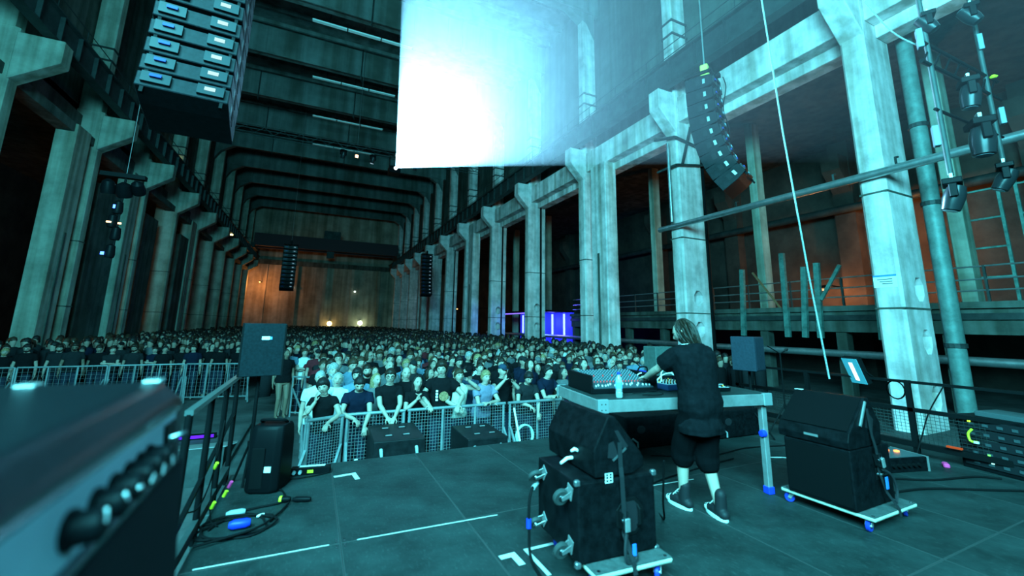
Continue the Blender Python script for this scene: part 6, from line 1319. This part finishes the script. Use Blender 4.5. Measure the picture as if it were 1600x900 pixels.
for q in near + [(0, x, y, 0, *frame_px(x, y, .75)[:2]) for x, y, _ in left]:
    d, x, y, r, u, v = q
    for _try in range(6):
        hk, hn = random.choice(HK); hcol = random.choice(HCK) if hk != 'cap' else random.choice(['black shirt', 'charcoal shirt', 'grey shirt'])
        sh = random.choice(SK if r else SK[:13]); bd = random.random() < 0.38 and hk in ('short', 'crop', 'thick'); gl = random.random() < 0.12
        if hk: desc = f'{hn} person' if hk == 'cap' else f'{hcol} {hn} person'
        else: desc = 'bald person'
        if bd: desc = 'bearded ' + desc
        if gl: desc = 'bespectacled ' + desc
        if r: lab = f'{desc} in {sh}, {nth(r)} row, below {zone(u)}'
        else: lab = f'{desc} in {sh} behind the dim-side railing'
        if lab not in seen: break
    seen[lab] = 1
    yaw = math.atan2(x - 3.3, y - 1.0)*-0.6 + random.uniform(-0.25, 0.25)
    person(lab, POSES[random.choice(KIND)], (x, y, FL), yaw, random.uniform(0.93, 1.07), random.choices((0, 1, 2), (7, 3, 1))[0], hk, hcol, sh, bd and hk != 'cap', gl, group='people standing in the packed crowd' if r else 'people behind the dim-side railing', pants=(y < 9.5 or r == 0))
# ---- the far crowd, too many and too small to pick apart: one object
def low_person(hd, hairtype):
    mb = MB()
    loft(mb, [(Vector((0, 0, 0.55)), 0.17, 0.12, Matrix.Identity(3)), (Vector((0, 0, 1.25)), 0.19, 0.12, Matrix.Identity(3)), (Vector((0, 0, 1.40)), 0.215, 0.11, Matrix.Identity(3)), (Vector((0, 0, 1.47)), 0.10, 0.08, Matrix.Identity(3))], 8)
    nb = len(mb.f); mb.m = [0]*nb
    h_ = MB(); h_.lathe([(0.05, 1.44), (0.055, 1.50), (0.07, 1.55), (0.078, 1.62), (0.075, 1.69), (0.05, 1.735), (0.01, 1.75)], 9); h_.v = [(x, y*1.2 - 0.015, z) for x, y, z in h_.v]
    mb.add(h_.v, h_.f, 1)
    k = MB(); k.lathe([(0.06, 1.53 if hairtype else 1.58), (0.088, 1.62), (0.096, 1.67), (0.076, 1.75), (0.01, 1.788)], 9); k.v = [(x, y*1.18 + 0.002 + max(0, 1.65-z)*0.7, z) for x, y, z in k.v]
    mb.add(k.v, k.f, 2); return mb
LOWS = [low_person(0, 0), low_person(0, 1)]
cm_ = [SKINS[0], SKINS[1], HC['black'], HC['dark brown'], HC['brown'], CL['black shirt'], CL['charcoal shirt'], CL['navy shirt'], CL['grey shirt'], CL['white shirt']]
V_ = []; F_ = []; MI = []; off = 0
for d, x, y, r, u, v in rest:
    L_ = random.choice(LOWS); a = random.gauss(0, 0.5); s_ = random.uniform(0.93, 1.08); ca, sa = math.cos(a), math.sin(a)
    arr = np.array(L_.v)*s_; vx = arr[:, 0]*ca - arr[:, 1]*sa + x; vy = arr[:, 0]*sa + arr[:, 1]*ca + y
    V_.append(np.stack([vx, vy, arr[:, 2] + FL], 1)); F_ += [tuple(i + off for i in f) for f in L_.f]; off += len(L_.v)
    mp_ = {0: random.choice([5]*12 + [6]*5 + [7]*3 + [8]), 1: random.choice([1, 1, 0]), 2: random.choice([2, 2, 3, 4])}  # skins and clothes weighted dark, standing in for the dim light back there
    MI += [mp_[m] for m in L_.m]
me = bpy.data.meshes.new('crowd'); me.from_pydata(np.concatenate(V_).tolist(), [], F_); me.polygons.foreach_set('material_index', MI); me.polygons.foreach_set('use_smooth', [True]*len(F_))
for m in cm_: me.materials.append(m)
tag(place(me, 'crowd'), 'dense crowd of distant people filling the back of the hall', 'crowd', kind='stuff')
print('people', len(near), len(rest))

# ================================================================ THE PERFORMER
DJP = make_pose(lean=0.13, head=(0.45, 0.42, -0.05), voxel=0.006, shirt_len=0.20, loose=0.028, girth=1.02, sleeve=0.72, trousers='short', shoes=False,
    arms={-1: ((-0.46, -0.60, 1.05), (-0.9, 0.6, -0.2), (0, 0, -1), 0.5, (0.1, -1, -0.15)), 1: ((0.16, -0.58, 1.10), (1, 0.6, -0.3), (0, 0, -1), 0.5, (-0.5, -0.8, -0.1))},
    feet={-1: (-0.07, 0.08, -0.2), 1: (0.06, -0.20, 0.1)})
dj_me = finish(remesh(DJP['body'], 0.006, 1), DJP['HM'], 'body')
dj = tag(place(dj_me, 'person', loc=(3.32, 2.90, 0.0), rot=(0, 0, PI - 0.05)), 'performer seen from behind in long black tee and shorts, bent over the table', 'person')
dj.scale = (1.02, 1.02, 1.0)
sm = wrinkle(remesh(DJP['shirt'], 0.008, 3), 0.006, 20); sm.materials.append(mat('performer_tee', (0.0042, 0.0048, 0.006), 0.95, spec=0.04, n_scale=20, n_amt=0.3)); sm.polygons.foreach_set('use_smooth', [True]*len(sm.polygons)); place(sm, 'long_tee', dj)
pmh = wrinkle(remesh(DJP['pants'], 0.009, 3), 0.006, 18); pmh.materials.append(mat('performer_shorts', (0.0025, 0.0027, 0.0033), 0.95, spec=0.03)); pmh.polygons.foreach_set('use_smooth', [True]*len(pmh.polygons)); place(pmh, 'shorts', dj)
# pale inner collar
col_ = MB(); cc = Vector((0, 0.0, 1.49)); RL_ = Matrix.Rotation(0.13, 3, 'X')
pts = [Vector((0, 0, 0.95)) + RL_ @ (Vector((0.094*math.cos(a), 0.004 + 0.084*math.sin(a), 1.478 + 0.006*math.cos(2*a))) - Vector((0, 0, 0.95))) for a in np.linspace(0, 2*PI, 24)[:-1]]
col_.tube(pts, 0.011, 8, closed=True); col_.build('collar', mat('pale_collar', (0.6, 0.58, 0.55), 0.8), dj, smooth=True)
# long brown hair
def djh(th, ph):
    st, ct = math.sin(th), math.cos(th); dx, dy, dz = st*math.cos(ph), st*math.sin(ph), ct
    strand = 0.006*math.sin(23*ph + 3*dz) + 0.007*mnoise.noise(Vector((dx*7, dy*7, dz*2.0))) + 0.004*math.sin(41*ph)
    z = 0.130*dz if dz > 0 else (0.205 + 0.03*math.sin(5*ph))*dz
    wd = 0.092 + (0.012*(-dz) if dz < 0 else 0)
    return Vector(((wd + strand)*dx, 0.026 + (0.094 + strand)*dy + (0.03*dz*dz if dz < 0 else 0), z + 0.004))
vs, fs = head_grid(djh, 44, 110); hb = MB().add(vs, fs); strands(mat('performer_hair', (0.014, 0.008, 0.005), 0.5)); ho = hb.build('hair', MATS['performer_hair'], dj, smooth=True); ho.matrix_local = DJP['HM']; eo = place(EYES, 'eyes', dj); eo.matrix_local = DJP['HM']
# socks, boots
for s, (fx_, fy_, fr_) in ((-1, (-0.07, 0.08, -0.2)), (1, (0.06, -0.20, 0.1))):
    an = Vector((fx_, fy_, 0.085)); fd = Matrix.Rotation(fr_, 3, 'Z') @ fwd
    mb = MB(); limb(mb, [an + fd*-0.05 + Vector((0, 0, -0.035)), an + fd*0.05 + Vector((0, 0, -0.03)), an + fd*0.15 + Vector((0, 0, -0.045))], [0.047, 0.048, 0.038], 12); limb(mb, [an + fd*-0.02 + Vector((0, 0, 0.12)), an + fd*-0.01 + Vector((0, 0, -0.02))], [0.048, 0.050], 12)
    m_ = remesh(mb, 0.008, 2); m_.materials.append(mat('boot_black', (0.012, 0.012, 0.014), 0.6)); m_.polygons.foreach_set('use_smooth', [True]*len(m_.polygons)); bo = place(m_, 'high_top_shoe', dj)
    def sole_pts(k, z): return [an + fd*(0.05 + 0.135*k*math.cos(a)) + fd.cross(Vector((0, 0, 1)))*(0.05*k*math.sin(a)*(1 - 0.1*math.cos(a))) + Vector((0, 0, z)) for a in np.linspace(0, 2*PI, 22)[:-1]]
    mb = MB(); a_ = sole_pts(1.0, -0.083); b_ = sole_pts(1.02, -0.055); n_ = len(a_)
    mb.add(a_ + b_, [tuple(range(n_))[::-1], tuple(range(n_, 2*n_))] + [(i, (i+1) % n_, (i+1) % n_ + n_, i + n_) for i in range(n_)]); mb.build('sole', mat('sole_white', (0.7, 0.7, 0.67), 0.6), bo)
    mb = MB(); limb(mb, [an + fd*0.135 + Vector((0, 0, -0.045)), an + fd*0.165 + Vector((0, 0, -0.05))], [0.042, 0.034], 12); mb.build('toe_cap', MATS['sole_white'], bo, smooth=True)
    mb = MB()
    for k in range(5):
        c_ = an + fd*(0.10 - k*0.022) + Vector((0, 0, 0.002 + k*0.022)); sd = fd.cross(Vector((0, 0, 1)))*0.024; mb.tube([c_ - sd, c_ + fd*0.006 + Vector((0, 0, 0.008)), c_ + sd], 0.004, 5)
    mb.build('laces', MATS['sole_white'], bo)
